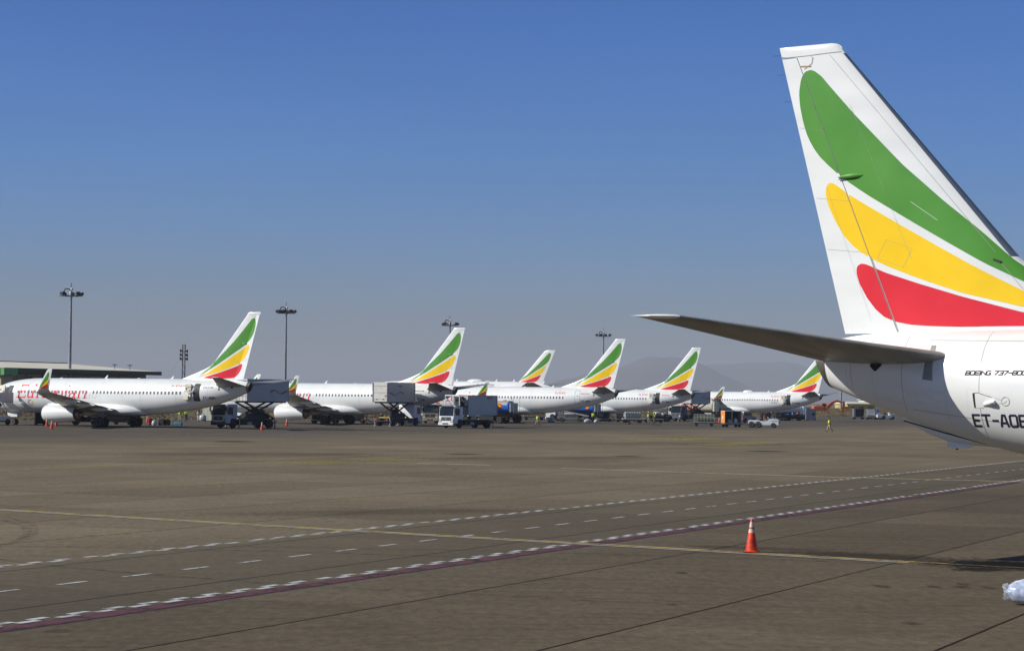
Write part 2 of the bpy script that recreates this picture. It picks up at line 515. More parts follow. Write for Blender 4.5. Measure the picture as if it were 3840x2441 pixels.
def fin_mesh(rudder):
    mb = MB()
    zs = [4.9 + .1 * i for i in range(25)] + list(np.linspace(7.4, 12.3, 22)) + ([12.36, 12.42, 12.47, 12.51, 12.55, 12.58, 12.6] if not rudder else [])
    if rudder:
        zs = [z for z in zs if z >= 5.28]
    rings = []
    N = 26
    for z in zs:
        if rudder:
            a, b = hinge(z) + .012, fin_te(z)
        else:
            a, b = fin_le(z), (hinge(z) - .012 if z <= 12.3 else fin_te(z))
        ring = []
        if rudder:
            us = [i / 8 for i in range(9)]
        else:
            us = [(i / N) ** 1.8 for i in range(N + 1)]
        pts = [(a + (b - a) * u, fin_t(a + (b - a) * u, z) if not (not rudder and u == 0) else 0.0) for u in us]
        ring = [(30 - p[0], p[1], z) for p in reversed(pts)] + [(30 - p[0], -p[1], z) for p in pts[(0 if rudder else 1):]]
        rings.append(ring)
    mb.loft(rings, M_white)
    for side in (1, -1):
        mp = fin_map(side)
        for poly, m in ((GREEN, M_green), (YELLOW, M_yellow), (RED, M_red)):
            if rudder:
                strips(mb, poly, mp, m, rows=44, nx=5, a_lo=lambda z: hinge(z) + .012)
            else:
                strips(mb, poly, mp, m, rows=54, nx=16, a_hi=lambda z: hinge(z) - .012)
        if rudder:
            l = fin_map(side, .009)
            pline(mb, [(hinge(z) + .62 - (z - 5.2) * .035, z) for z in (5.6, 9.0)], .004, l, M_seam)
            for zz in (7.3, 8.6, 10.4):
                pline(mb, [(hinge(zz) + .03, zz), (fin_te(zz) - .03, zz + .12)], .005, l, M_seam)
            pline(mb, [(38.2, 12.0), (37.99, 12.12), (37.96, 12.26), (38.0, 12.29)], .02, l, M_seam)
        else:
            l = fin_map(side, .009)
            pline(mb, [(fin_lemain(z) + .42, z) for z in np.linspace(7.2, 12.3, 12)], .008, l, M_seam)
            pline(mb, [(37.2, 12.36), (38.1, 12.33), (38.88, 12.33)], .014, l, M_seam)
            pline(mb, [(hinge(z) - .95 + (12 - z) * -.03, z) for z in (7.1, 11.0)], .0045, l, M_seam)
            pline(mb, [(hinge(z) - .03, z) for z in (5.3, 7.2)], .016, l, M_seam)
            pline(mb, [(35.2, 7.35), (35.9, 7.6), (36.15, 7.15), (35.45, 6.9), (35.2, 7.35)], .0045, l, M_seam)
            pline(mb, [(31.6, 5.6), (32.4, 6.3), (33.0, 7.0)], .008, l, M_seam)
            pline(mb, [(34.55, 8.02), (35.25, 8.5)], .008, l, M_white)
            pline(mb, [(hinge(12.05) - .3, 12.05), (hinge(12.05) - .02, 12.07)], .03, l, mat('rust_stain', (.35, .22, .12), .8))
    return mb

def airfoil(n=14, tc=.11):
    """upper trailing edge -> leading edge -> lower trailing edge, (u, t)"""
    us = [(i / n) ** 1.7 for i in range(n + 1)]
    th = lambda u: 5 * tc * (.2969 * math.sqrt(u) - .126 * u - .3516 * u * u + .2843 * u ** 3 - .1015 * u ** 4) + .0008
    return [(u, th(u)) for u in reversed(us)] + [(u, -th(u) * .85) for u in us[1:]]

def section(le, y, z, chord, tc, cant, side, twist=0.0):
    c, s = math.cos(R(cant)), math.sin(R(cant))
    out = []
    for u, t in airfoil(tc=tc):
        out.append((30 - (le + u * chord), side * (y - t * chord * s), z + t * chord * c - u * chord * math.sin(R(twist))))
    return out

def build_airliner():
    root = thing('airliner', 'white airliner', 'airliner')
    # fuselage
    sts = [.0, .06, .15, .3, .5, .8, 1.1, 1.4, 1.7, 2.0, 2.3, 2.6, 3, 3.4, 4, 4.6, 5.3, 6, 7, 8.5] + list(np.arange(10, 24.5, 1.0)) + list(np.arange(24.5, 37.2, .2)) + [37.35]
    mb = MB()
    n = 112
    rings = []
    for st in sts:
        t, b, w = f_top(st), f_bot(st), f_hw(st)
        rings.append([(30 - st, w * math.cos(2 * math.pi * k / n), (t + b) / 2 + (t - b) / 2 * math.sin(2 * math.pi * k / n)) for k in range(n)])
    # slanted end that carries the exhaust
    t, b, w = f_top(37.6), f_bot(37.6), f_hw(37.6)
    end = []
    for k in range(n):
        zz = (5.04 + 3.97) / 2 + (5.04 - 3.97) / 2 * math.sin(2 * math.pi * k / n)
        st = 37.42 + (zz - 3.97) * .42
        end.append((30 - st, .40 * math.cos(2 * math.pi * k / n), zz))
    rings37 = rings[-1]
    rings.append(end)
    mb.loft(rings, M_white)
    for side in (1, -1):
        l = skin(side, .004)
        for st in (7.6, 12.9, 18.3, 24.1, 28.9):
            pline(mb, [(st, z) for z in np.linspace(1.75, 5.2, 14)], .012, l, M_seam)
        for st in (33.0, 35.1, 36.6):
            pline(mb, [(st, z) for z in np.linspace(f_bot(st) + .25, f_top(st) - .1, 10)], .011, l, M_seam)
        pline(mb, [(30.2, 2.9), (34.9, 3.45)], .009, l, M_seam)
        pline(mb, [(26, 4.95), (34.5, 5.1)], .009, l, M_seam)
    mb.build('fuselage', root)
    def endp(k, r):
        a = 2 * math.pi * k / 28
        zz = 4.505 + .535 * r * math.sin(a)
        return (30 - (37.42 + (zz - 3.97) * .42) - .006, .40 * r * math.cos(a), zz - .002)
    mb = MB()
    mb.loft([[endp(k, .985) for k in range(28)], [endp(k, .62) for k in range(28)]], mat('tail_end_metal_shade', (.17, .155, .135), .45, .6, var=.25), caps=(False, False))
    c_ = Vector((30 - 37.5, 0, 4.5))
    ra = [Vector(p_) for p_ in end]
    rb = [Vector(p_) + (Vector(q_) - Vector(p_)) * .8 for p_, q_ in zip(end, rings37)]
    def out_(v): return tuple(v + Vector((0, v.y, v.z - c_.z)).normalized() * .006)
    mb.loft([[out_(v) for v in ra], [out_(v) for v in rb]], MATS['tail_end_metal_shade'], caps=(False, False))  # shade at the tail end painted as a dark band on the skin
    ex = mb.build('tail_end_plate_and_shade', root)
    mb = MB()
    mb.loft([[endp(k, .70) for k in range(28)], [(p_[0] - .006, p_[1], p_[2] - .002) for p_ in [endp(k, .60) for k in range(28)]], [(p_[0] - .004, p_[1], p_[2]) for p_ in [endp(k, .2) for k in range(28)]]], M_dark, caps=(False, True))
    mb.build('exhaust_bore', ex)
    # wing-body fairing
    mb = MB()
    rings = []
    for st, w, zt, zb in ((11.2, .9, 1.75, 1.40), (12.2, 1.65, 2.15, 1.30), (13.5, 2.02, 2.6, 1.20), (15.5, 2.12, 2.75, 1.14), (18, 2.15, 2.75, 1.12), (20.5, 2.13, 2.72, 1.14), (21.8, 2.04, 2.6, 1.18), (22.8, 1.82, 2.4, 1.26), (23.6, 1.3, 2.0, 1.37), (24.0, .7, 1.7, 1.42)):
        rings.append([(30 - st, w * math.copysign(abs(math.cos(a)) ** .7, math.cos(a)), (zt + zb) / 2 + (zt - zb) / 2 * math.copysign(abs(math.sin(a)) ** .8, math.sin(a))) for a in [2 * math.pi * k / 40 for k in range(40)]])
    mb.loft(rings, M_white)
    mb.build('belly_fairing', root)
    # cockpit glass
    for side in (1, -1):
        l = skin(side, .008)
        for poly in ([(1.72, 4.02), (2.35, 4.5), (2.62, 4.5), (2.62, 3.95), (2.0, 3.9)], [(2.7, 3.95), (2.7, 4.5), (3.3, 4.48), (3.42, 4.0)]):
            mb = MB(); strips(mb, poly, l, M_win, rows=8, nx=5); mb.build('cockpit_window', root)
    # cabin windows, port side
    shape = None
    for i in range(47):
        st = 6.16 + .5085 * i
        if 16.75 < st < 17.1:
            continue
        mb = MB()
        strips(mb, rrect(st - .115, st + .115, 3.66, 4.02, .09), skin(1, .007), M_win, rows=8, nx=3)
        mb.build('cabin_window', root)
    # door outlines: over-wing exits and forward/rear service door on the far side
    mb = MB()
    for st in (16.6, 17.5):
        pl = rrect(st - .26, st + .26, 3.2, 4.15, .1)
        pline(mb, pl + pl[:1], .02, skin(1, .007), M_seam)
    mb.build('overwing_exit', root)
    # fin and rudder
    fin_mesh(False).build('vertical_fin', root, smooth=40)
    r = fin_mesh(True)
    H = Vector((30 - hinge(5.3), 0, 5.3))
    r.v = [tuple(Vector(v) - H) for v in r.v]
    rud = r.build('rudder', root, loc=H, smooth=40)
    mb = MB()   # rudder actuator fairing
    for sd in (1, -1):
        zz = 9.2
        y0 = sd * (fin_t(hinge(zz) - .3, zz))
        rings = []
        for k in range(8):
            u = k / 7
            rr = .055 * math.sin(math.pi * min(1, .12 + u * .88)) + .006
            st = hinge(zz) - .62 + u * .7
            rings.append([(30 - st, y0 + rr * 1.5 * math.cos(a), zz + .02 - .02 * u + rr * math.sin(a)) for a in [2 * math.pi * j / 10 for j in range(10)]])
        mb.loft(rings, M_green if sd else M_white)
        mb.box((30 - hinge(zz) + .28, y0 + sd * .008, zz - .055), (.66, .03, .012), M_seal)  # dark strip painted in as the shadow under the fairing
    mb.build('actuator_fairing', root)
    for i, z in enumerate((11.2, 11.9, 12.4)):
        mb = MB(); mb.cyl((30 - fin_te(z), 0, z), (30 - fin_te(z) - .22, 0, z + .01), .004, M_black, n=5)
        mb.build('static_wick', root)
    for sd in (1, -1):
        q = fin_map(sd, .0)(33.05, 7.0)
        mb = MB(); mb.box((q[0], q[1], q[2]), (.2, .05, .05), M_seal, rot=(0, R(20), 0))
        mb.build('fin_aerial', root)
    mb = MB()   # polished leading edge of the fin
    rings = []
    for z in np.linspace(7.1, 12.32, 26):
        a = fin_le(z); c = fin_te(z) - a
        pts = [(a + c * u, fin_t(a + c * u, z) + .004) for u in (.034, .02, .011, .005, .0015)] + [(a - .006, 0)]
        rings.append([(30 - p_[0], p_[1], z) for p_ in pts] + [(30 - p_[0], -p_[1], z) for p_ in reversed(pts[:-1])])
    mb.loft(rings, mat('polished_leading_edge', (.42, .44, .47), .3, .9, var=.1), caps=(False, False), closed=False)
    mb.build('leading_edge', root)
    # stabilisers
    for side in (1, -1):
        mb = MB()
        secs = []
        for y, le, te, z in ((.45, 33.38, 37.45, 4.62), (1.0, 33.85, 37.58, 4.69), (2.5, 35.0, 37.93, 4.89), (4.5, 36.28, 38.37, 5.16), (6.6, 37.62, 38.82, 5.43), (6.95, 37.85, 38.9, 5.475)):
            secs.append(section(le, y, z, te - le, .10, 7, side))
        mb.loft(secs, M_grey)
        l2 = lambda off: (lambda y, u: None)
        st = mb.build('horizontal_stabilizer', root)
        mb = MB()
        secs = [section(37.85 + d0, 6.96 + dy, 5.476 + dy * .12, c, t, 7, side) for d0, dy, c, t in ((0, 0, 1.06, .1), (.12, .09, .98, .09), (.35, .17, .8, .08), (.62, .21, .55, .05))]
        mb.loft(secs, M_white)
        mb.build('tip_cap', st)
        mb = MB()       # elevator gap, lower and upper face
        for y0, z0, te0, y1, z1, te1 in ((1.3, 4.73, 37.65, 6.8, 5.455, 38.87),):
            for up in (1, -1):
                a = (30 - te0 + 1.0, side * y0, z0 + up * .105)
                b = (30 - te1 + .34, side * y1, z1 + up * .036)
                mb.add([a, b, (b[0] - .03, b[1], b[2] - up * .003), (a[0] - .03, a[1], a[2] - up * .003)], [(0, 1, 2, 3)], M_seal)
        mb.build('elevator_gap', st)
        l = skin(side, .008)        # painted scuff plates where the stabiliser moves
        for q_ in ([(34.26, 4.77), (34.28, 4.97), (34.4, 4.97), (34.4, 4.77)], [(34.24, 4.13), (34.27, 4.62), (34.47, 4.62), (34.52, 4.15)]):
            mb = MB(); strips(mb, q_, l, M_grey, rows=6, nx=3); mb.build('stabilizer_scuff_plate', root)
        mb = MB()
        strips(mb, [(35.62, 4.55), (35.85, 4.64), (36.06, 4.52), (35.87, 4.34)], l, M_dark, rows=6, nx=4)
        mb.build('elevator_linkage_recess', root)
        # wing
        mb = MB()
        secs = [section(le, y, z, te - le, tc, 6, side, tw) for y, le, te, z, tc, tw in ((1.2, 12.7, 20.95, 2.02, .14, 2), (1.9, 13.15, 20.95, 2.12, .14, 2), (3.6, 14.35, 20.98, 2.33, .13, 1.5), (5.8, 15.75, 21.05, 2.58, .12, 1), (9, 17.75, 21.95, 2.95, .11, .5), (13, 20.2, 23.15, 3.38, .105, 0), (16.5, 22.6, 24.45, 3.74, .10, 0))]
        mb.loft(secs, M_grey)
        w = mb.build('wing', root)
        mb = MB()
        secs = [section(*a, side) for a in ((22.6, 16.5, 3.74, 1.85, .10, 6), (23.05, 17.0, 3.86, 1.62, .09, 18), (23.4, 17.35, 4.05, 1.5, .085, 45), (23.75, 17.55, 4.4, 1.36, .08, 68), (24.4, 17.74, 5.2, 1.02, .08, 78), (25.05, 17.88, 6.0, .66, .08, 78), (25.25, 17.9, 6.17, .5, .07, 78))]
        mb.loft(secs, M_white)
        wlet_le = pchip([4.05, 4.4, 5.2, 6.0, 6.17], [23.4, 23.75, 24.4, 25.05, 25.25])
        wlet_c = pchip([4.05, 4.4, 5.2, 6.0, 6.17], [1.5, 1.36, 1.02, .66, .5])
        wlet_y = pchip([4.05, 4.4, 5.2, 6.0, 6.17], [17.35, 17.55, 17.74, 17.88, 17.9])
        for fc in (1, -1):
            def wm(u, v):
                z = 4.2 + v * 1.95
                c = wlet_c(z)
                th = 5 * .08 * c * (.2969 * math.sqrt(max(u, 0.001)) - .126 * u - .3516 * u * u + .2843 * u ** 3 - .1015 * u ** 4)
                return (30 - (wlet_le(z) + u * c), side * (wlet_y(z) + fc * (th + .014)), z)
            strips(mb, [(.45, .84), (.56, .82), (.68, .68), (.7, .52), (.6, .4), (.3, .16), (.06, .02), (.1, .18), (.22, .5), (.36, .76)], wm, M_green, rows=20, nx=5)
            strips(mb, [(.76, .48), (.84, .42), (.84, .32), (.7, .2), (.3, .04), (.1, .0), (.3, .12), (.6, .36)], wm, M_yellow, rows=16, nx=5)
            strips(mb, [(.8, .22), (.87, .17), (.84, .04), (.6, -.03), (.16, -.03), (.45, .08)], wm, M_red, rows=12, nx=5)
        mb.build('winglet', w)
        mb = MB()       # leading-edge slats in bare metal
        secs = []
        for y, le, z, c in ((6.3, 16.0, 2.63, .5), (11, 18.95, 3.15, .4), (16.3, 22.2, 3.71, .3)):
            ring = []
            for k in range(9):
                a = R(-80 + 160 * k / 8)
                ring.append((30 - (le - .02 + c * .5 * (1 - math.cos(a))), side * y, z + .01 + c * .36 * math.sin(a) * (1 + .25 * (1 - math.cos(a)))))
            secs.append(ring)
        mb.loft(secs, M_metal, caps=(False, False), closed=False)
        mb.build('slat', w)
        for y, te, z, L in ((3.9, 21.0, 2.12, 3.4), (7.4, 21.6, 2.62, 3.1), (10.6, 22.5, 3.0, 2.6)):
            mb = MB()
            rings = []
            for k in range(9):
                u = k / 8
                rr = .20 * math.sin(math.pi * (u ** .8 * .94 + .05)) + .01
                rings.append([(30 - (te - L * .72 + L * u), side * y + rr * math.cos(a), z - .06 - .16 * u + rr * 1.35 * math.sin(a)) for a in [2 * math.pi * j / 12 for j in range(12)]])
            mb.loft(rings, M_white)
            mb.build('flap_track_fairing', w)
        # engine
        e = MB()
        e.lathe([(17.6, .79), (17.55, .81), (15.85, .98), (14.6, 1.06), (13.6, 1.06), (12.95, 1.02), (12.65, .97), (12.5, .90), (12.44, .84), (12.5, .79), (12.7, .765), (13.3, .775), (13.5, .77)][1:], M_white, axis='X', n=36, caps=(False, False))
        e.v = [(29.25 - (v[0] - .55 if v[0] > 15 else v[0]), v[1] * 1.04 + side * 4.83, (v[2] * (.92 if v[2] < 0 else 1.0)) + 1.42) for v in e.v]
        eng = e.build('engine', root)
        p = MB()
        p.lathe([(12.62, .955), (12.47, .885), (12.42, .84), (12.46, .795), (12.62, .765)], M_metal, axis='X', n=36, caps=(False, False))
        p.v = [(29.25 - v[0] + .012, v[1] * 1.043 + side * 4.83, (v[2] * (.92 if v[2] < 0 else 1.0)) * 1.003 + 1.42) for v in p.v]
        p.build('inlet_lip', eng)
        p = MB()
        p.lathe([(0, .74), (.04, .74)], M_dark, axis='X', n=30)
        p.lathe([(.0, .02), (-.28, .17), (-.42, .02)], M_grey, axis='X', n=16)
        p.v = [(29.25 - 13.45 - v[0], v[1] + side * 4.83, v[2] + 1.42) for v in p.v]
        p.build('fan', eng)
        p = MB()
        p.lathe([(16.35, .74), (16.36, .3)], M_dark, axis='X', n=30, caps=(False, False))
        p.lathe([(16.0, .60), (16.9, .55), (17.5, .43), (17.55, .40), (17.4, .37)], M_bronze, axis='X', n=28, caps=(True, True))
        p.v = [(29.35 - v[0], v[1] + side * 4.83, v[2] + 1.38) for v in p.v]
        p.build('core_nozzle', eng)
        p = MB()
        p.lathe([(17.2, .30), (17.6, .26), (18.15, .06), (18.2, .0)], M_bronze, axis='X', n=20)
        p.v = [(29.35 - v[0], v[1] + side * 4.83, v[2] + 1.38) for v in p.v]
        p.build('exhaust_plug', eng)
        p = MB()
        p.prism([(30 - 13.4, 2.5), (30 - 15.0, 2.86), (30 - 16.8, 2.7), (30 - 19.2, 2.2), (30 - 17.6, 1.95), (30 - 15.5, 2.35), (30 - 13.6, 2.4)], .36, M_white, o=side * 4.83)
        p.build('pylon', eng)
        # main gear
        g = MB()
        y0 = side * 2.86
        g.cyl((10.47, y0, .56), (10.5, y0 * .97, 2.1), .13, M_strut, r1=.16)
        g.cyl((10.47, y0, .9), (10.5, side * 1.6, 1.75), .07, M_strut)
        g.cyl((10.47, y0 - .5, .56), (10.47, y0 + .5, .56), .09, M_strut)
        g.box((10.47, y0 + side * .24, 1.45), (.9, .05, .95), M_grey)  # door toned down to grey to carry the shade under the wing
        gear = g.build('main_gear', root)
        for dy in (-.43, .43):
            wheel('gear_wheel', gear, (10.47, y0 + dy, .565), .565, .40)
    g = MB()
    g.cyl((25.98, 0, .36), (25.85, 0, 1.9), .09, M_strut, r1=.11)
    g.cyl((25.98, -.26, .35), (25.98, .26, .35), .06, M_strut)
    g.cyl((25.95, 0, .9), (27.0, 0, 1.6), .05, M_strut)
    for sd in (1, -1):
        g.box((26.0, sd * .42, 1.18), (1.5, .03, .5), M_white)
    gear = g.build('nose_gear', root)
    for dy in (-.21, .21):
        wheel('gear_wheel', gear, (25.98, dy, .345), .345, .2)
    # aerials on the spine
    for st, h in ((17.5, .38), (26.9, .32)):
        mb = MB()
        mb.prism([(30 - st + .18, 5.37), (30 - st - .16, 5.37), (30 - st - .36, 5.37 + h), (30 - st - .22, 5.37 + h)], .05, M_white)
        mb.build('blade_aerial', root)
    mb = MB()
    for st in (8.5, 11.0, 22.3):
        mb.lathe([(5.38, .12), (5.42, .11), (5.46, .05), (5.47, .0)], M_white, o=(30 - st, 0, 0), n=12, sc=(1.8, 1))
    mb.build('top_aerial', root)
    return root

def wheel(name, parent, c, r, w, axis='Y', n=22, hub=None, tyre=None):
    mb = MB()
    mb.lathe([(-w / 2, r * .62), (-w / 2, r * .86), (-w * .36, r * .97), (-w * .15, r), (w * .15, r), (w * .36, r * .97), (w / 2, r * .86), (w / 2, r * .62)], tyre or M_tyre, axis=axis, n=n, o=c)
    t = mb.build(name, parent)
    mb = MB()
    mb.lathe([(-w * .40, r * .1), (-w * .42, r * .55), (-w * .51, r * .6), (-w * .51, r * .63), (w * .51, r * .63), (w * .51, r * .6), (w * .42, r * .55), (w * .40, r * .1)], hub or M_hub, axis=axis, n=16, o=c)
    mb.build('rim', t)
    return t
# ------------------------------------------------------------------ lettering on the airliners
def smooth_path(pts, k=6):
    """Catmull-Rom through (x, y, width)"""
    P = [pts[0]] + list(pts) + [pts[-1]]
    out = []
    for i in range(1, len(P) - 2):
        p0, p1, p2, p3 = (np.array(q) for q in P[i - 1:i + 3])
        for j in range(k):
            t = j / k
            out.append(.5 * (2 * p1 + (p2 - p0) * t + (2 * p0 - 5 * p1 + 4 * p2 - p3) * t * t + (3 * p1 - p0 - 3 * p2 + p3) * t ** 3))
    out.append(np.array(pts[-1], float))
    return out

def ribbon(mb, path, mp, m):
    """a pen stroke whose width changes along the way"""
    vs = []
    n = len(path)
    for i, q in enumerate(path):
        d = path[min(i + 1, n - 1)][:2] - path[max(i - 1, 0)][:2]
        L = math.hypot(*d) or 1
        nx, ny = -d[1] / L * q[2] / 2, d[0] / L * q[2] / 2
        vs += [mp(q[0] + nx, q[1] + ny), mp(q[0], q[1]), mp(q[0] - nx, q[1] - ny)]
    fs = []
    for i in range(n - 1):
        o = 3 * i
        fs += [(o, o + 1, o + 4, o + 3), (o + 1, o + 2, o + 5, o + 4)]
    mb.add(vs, fs, m)

def ethiopian_strokes():
    """slanted roman letters with thick and thin strokes: lists of (x, y, width)"""
    T, t = .19, .075
    S = []
    def line(x, *p): S.append([(x + q[0], q[1], q[2]) for q in p])
    def foot(x, y=.035, w=.42): S.append([(x - w / 2, y, .06), (x, y, .085), (x + w / 2, y, .06)])
    def stem(x, h, base=0.0, wedge=True):
        S.append([(x, base, T), (x, base + h * .5, T), (x, h, T)])
        if wedge: S.append([(x - .2, h - .07, .05), (x - .05, h - .03, .1), (x + .05, h - .02, .1)])
    def ring(x, cx, cy, rx, ry, a0=0, a1=360):
        pts = []
        for k in range(33):
            a = R(a0 + (a1 - a0) * k / 32)
            pts.append((x + cx + rx * math.cos(a), cy + ry * math.sin(a), t + (T - t) * abs(math.cos(a)) ** 1.3))
        S.append(pts)
    # E
    stem(.16, 1.5, wedge=False)
    line(0, (-.08, .04, .08), (.5, .045, .09), (.9, .05, .1)); line(0, (-.02, 1.46, .08), (.5, 1.455, .09), (.88, 1.45, .1)); line(0, (.16, .78, .09), (.72, .78, .09))
    line(0, (.88, .03, .14), (.95, .2, .07), (.97, .34, .03)); line(0, (.86, 1.47, .13), (.89, 1.3, .06), (.89, 1.18, .03)); line(0, (.72, .64, .05), (.72, .92, .05))
    # t
    x = 1.05; line(x, (.24, 1.34, .06), (.2, 1.0, T), (.2, .4, T), (.24, .13, T * .9), (.38, .04, .13), (.56, .12, .05)); line(x, (-.06, .97, .08), (.52, .97, .08))
    # h
    x = 1.62; stem(x + .16, 1.56); foot(x + .16); line(x, (.22, .68, .04), (.36, .9, .09), (.54, .97, .15), (.70, .88, .22), (.76, .66, T), (.76, .3, T), (.76, 0, T)); foot(x + .76)
    # i
    x = 2.92; stem(x + .16, 1.0); foot(x + .16); line(x, (.2, 1.27, .2), (.2, 1.45, .2))
    # o
    ring(3.42, .48, .5, .37, .46)
    # p
    x = 4.42; stem(x + .16, 1.0, -.56); foot(x + .16, -.53, .46); ring(x, .46, .5, .36, .45, 145, -145)
    # i
    x = 5.52; stem(x + .16, 1.0); foot(x + .16); line(x, (.2, 1.27, .2), (.2, 1.45, .2))
    # a
    x = 6.02; line(x, (.12, .78, .14), (.26, .93, .1), (.46, .96, .11), (.63, .86, .2), (.66, .6, T), (.66, .25, T), (.74, .06, .16), (.92, .06, .05)); ring(x, .36, .3, .27, .26, 20, 330); line(x, (.36, .56, .08), (.6, .6, .1))
    # n
    x = 7.05; stem(x + .16, 1.0); foot(x + .16); line(x, (.22, .68, .04), (.38, .9, .09), (.6, .97, .15), (.8, .88, .22), (.87, .66, T), (.87, .3, T), (.87, 0, T)); foot(x + .87)
    return S, 8.15
ETH, ETH_L = ethiopian_strokes()

def airline_name(parent, a0, a1, base, side=1):
    mb = MB()
    k = (a1 - a0) / (ETH_L + .2)
    mp = skin(side, .007)
    for st in ETH:
        path = [np.array((a0 + .05 + (q[0] + q[1] * .2) * k, base + q[1] * .98, q[2] * 1.08)) for q in smooth_path(st)]
        ribbon(mb, path, mp, M_pink)
    return mb.build('airline_name', parent)

def text_mesh(txt, size, m, shear=0.0, offset=0.0, ext=0.0):
    cu = bpy.data.curves.new('lettering', 'FONT')
    cu.body = txt
    cu.size = size
    cu.shear = shear
    cu.offset = offset
    cu.resolution_u = 4
    ob = bpy.data.objects.new('lettering', cu)
    COL.objects.link(ob)
    bpy.context.view_layer.update()
    dg = bpy.context.evaluated_depsgraph_get()
    me = bpy.data.meshes.new_from_object(ob.evaluated_get(dg))
    bpy.data.objects.remove(ob)
    bpy.data.curves.remove(cu)
    bm = bmesh.new()
    bm.from_mesh(me)
    bpy.data.meshes.remove(me)
    return bm

def text_on(name, parent, txt, size, m, mp, a, b, d=1, sx=1.0, shear=0.0, offset=0.0, cut=.12):
    """font lettering cut into bands and laid on a skin (mp maps (a, b) to 3D)"""
    bm = text_mesh(txt, size, m, shear, offset)
    ys = [v.co.y for v in bm.verts]
    if not ys:
        bm.free(); return None
    y = min(ys)
    while y < max(ys):
        y += cut
        bmesh.ops.bisect_plane(bm, geom=bm.verts[:] + bm.edges[:] + bm.faces[:], plane_co=(0, y, 0), plane_no=(0, 1, 0))
    for v in bm.verts:
        v.co = mp(a + d * v.co.x * sx, b + v.co.y)
    me = bpy.data.meshes.new(name)
    bm.to_mesh(me)
    bm.free()
    me.materials.append(m)
    ob = bpy.data.objects.new(name, me)
    COL.objects.link(ob)
    ob.parent = parent
    return ob

def registration(parent, txt, side, a, b, h, w=.062, d=1):
    mb = MB()
    letters(mb, txt, a, b, h, w, skin(side, .007), M_navy, sx=1.0, gap=.24, d=d)
    return mb.build('registration', parent)

def type_name(parent, side, a, b, d, h=.11, m=None):
    mb = MB()
    letters(mb, 'BOEING 737-800', a, b, h, h * .24, skin(side, .007), m or M_navy, sx=1.15, shear=.28, gap=.22, d=d)
    return mb.build('type_name', parent)

def rear_door(parent, state):
    """aft passenger door, port side"""
    if state == 'closed':
        mb = MB()
        pl = rrect(31.46, 32.22, 3.02, 4.92, .12)
        pline(mb, pl + pl[:1], .035, skin(1, .009), M_seam)
        strips(mb, rrect(31.78, 31.9, 4.05, 4.2, .05), skin(1, .009), M_win, rows=6, nx=3)
        mb.box((30 - 31.84, fsk(31.84, 3.0) + .02, 3.03), (.7, .05, .05), M_dark)
        mb.build('passenger_door', parent)
        return
    mb = MB()
    strips(mb, rrect(31.22, 32.02, 2.97, 4.86, .14), skin(1, .009), M_dark, rows=16, nx=6)
    dw = mb.build('doorway', parent)
    mb = MB()
    l = skin(1, .011)
    strips(mb, rrect(31.30, 31.43, 3.02, 4.7, .04), l, M_chassis, rows=12, nx=2)
    mb.build('galley_unit', dw)
    mb = MB()       # the door itself, swung out and forward, its lined inner face turned to the camera
    ins, out = [], []
    for (a, b) in rrect(30.10, 30.98, 3.02, 4.84, .16, 5):
        y = fsk(31.5, b) + .34
        out.append((30 - a, y, b)); ins.append((30 - a, y - .11, b))
    n = len(out)
    mb.add(out, [tuple(range(n))], M_cream)
    mb.add(ins, [tuple(range(n - 1, -1, -1))], M_white)
    mb.add(out + ins, [(j, (j + 1) % n, n + (j + 1) % n, n + j) for j in range(n)], M_cream)
    yb = fsk(31.5, 3.3) + .36
    mb.box((30 - 30.52, yb + .06, 3.32), (.74, .2, .5), M_cream, ch=.05)
    mb.box((30 - 30.55, fsk(31.5, 4.3) + .37, 4.28), (.14, .06, .24), M_black)
    mb.box((30 - 30.55, fsk(31.5, 4.05) + .37, 4.02), (.34, .05, .1), M_seam)
    mb.box((30 - 30.55, fsk(31.5, 4.6) + .35, 4.56), (.46, .04, .05), M_red)
    mb.box((30 - 31.08, fsk(31.5, 4) + .2, 4.0), (.4, .08, .16), M_strut)
    d = mb.build('open_door', parent, smooth=30)

def front_door(parent):
    mb = MB()
    strips(mb, rrect(4.38, 5.22, 2.70, 4.50, .14), skin(1, .009), M_dark, rows=16, nx=6)
    mb.build('doorway', parent)
    mb = MB()
    out, ins = [], []
    for (a, b) in rrect(3.30, 4.16, 2.78, 4.55, .16, 5):
        y = fsk(4.6, b) + .40
        out.append((30 - a, y, b)); ins.append((30 - a, y - .11, b))
    n = len(out)
    mb.add(out, [tuple(range(n))], M_cream)
    mb.add(ins, [tuple(range(n - 1, -1, -1))], M_white)
    mb.add(out + ins, [(j, (j + 1) % n, n + (j + 1) % n, n + j) for j in range(n)], M_cream)
    mb.box((30 - 3.72, fsk(4.6, 3.0) + .46, 3.06), (.7, .2, .45), M_cream, ch=.05)
    mb.box((30 - 3.75, fsk(4.6, 3.9) + .42, 4.0), (.14, .06, .2), M_seam)
    mb.build('open_door', parent, smooth=30)

# ------------------------------------------------------------------ airliners
proto = build_airliner()
GRP = 'tricolour airliners parked side by side'
def place_plane(o, X, Y, h, label):
    o.location = (X, Y, 0)
    o.rotation_euler = (0, 0, R(h))
    o['label'] = label
    o['group'] = GRP
    return o
planes = {}
planes[1] = proto
for k in (2, 4, 5, 6):
    planes[k] = copy_tree(proto)
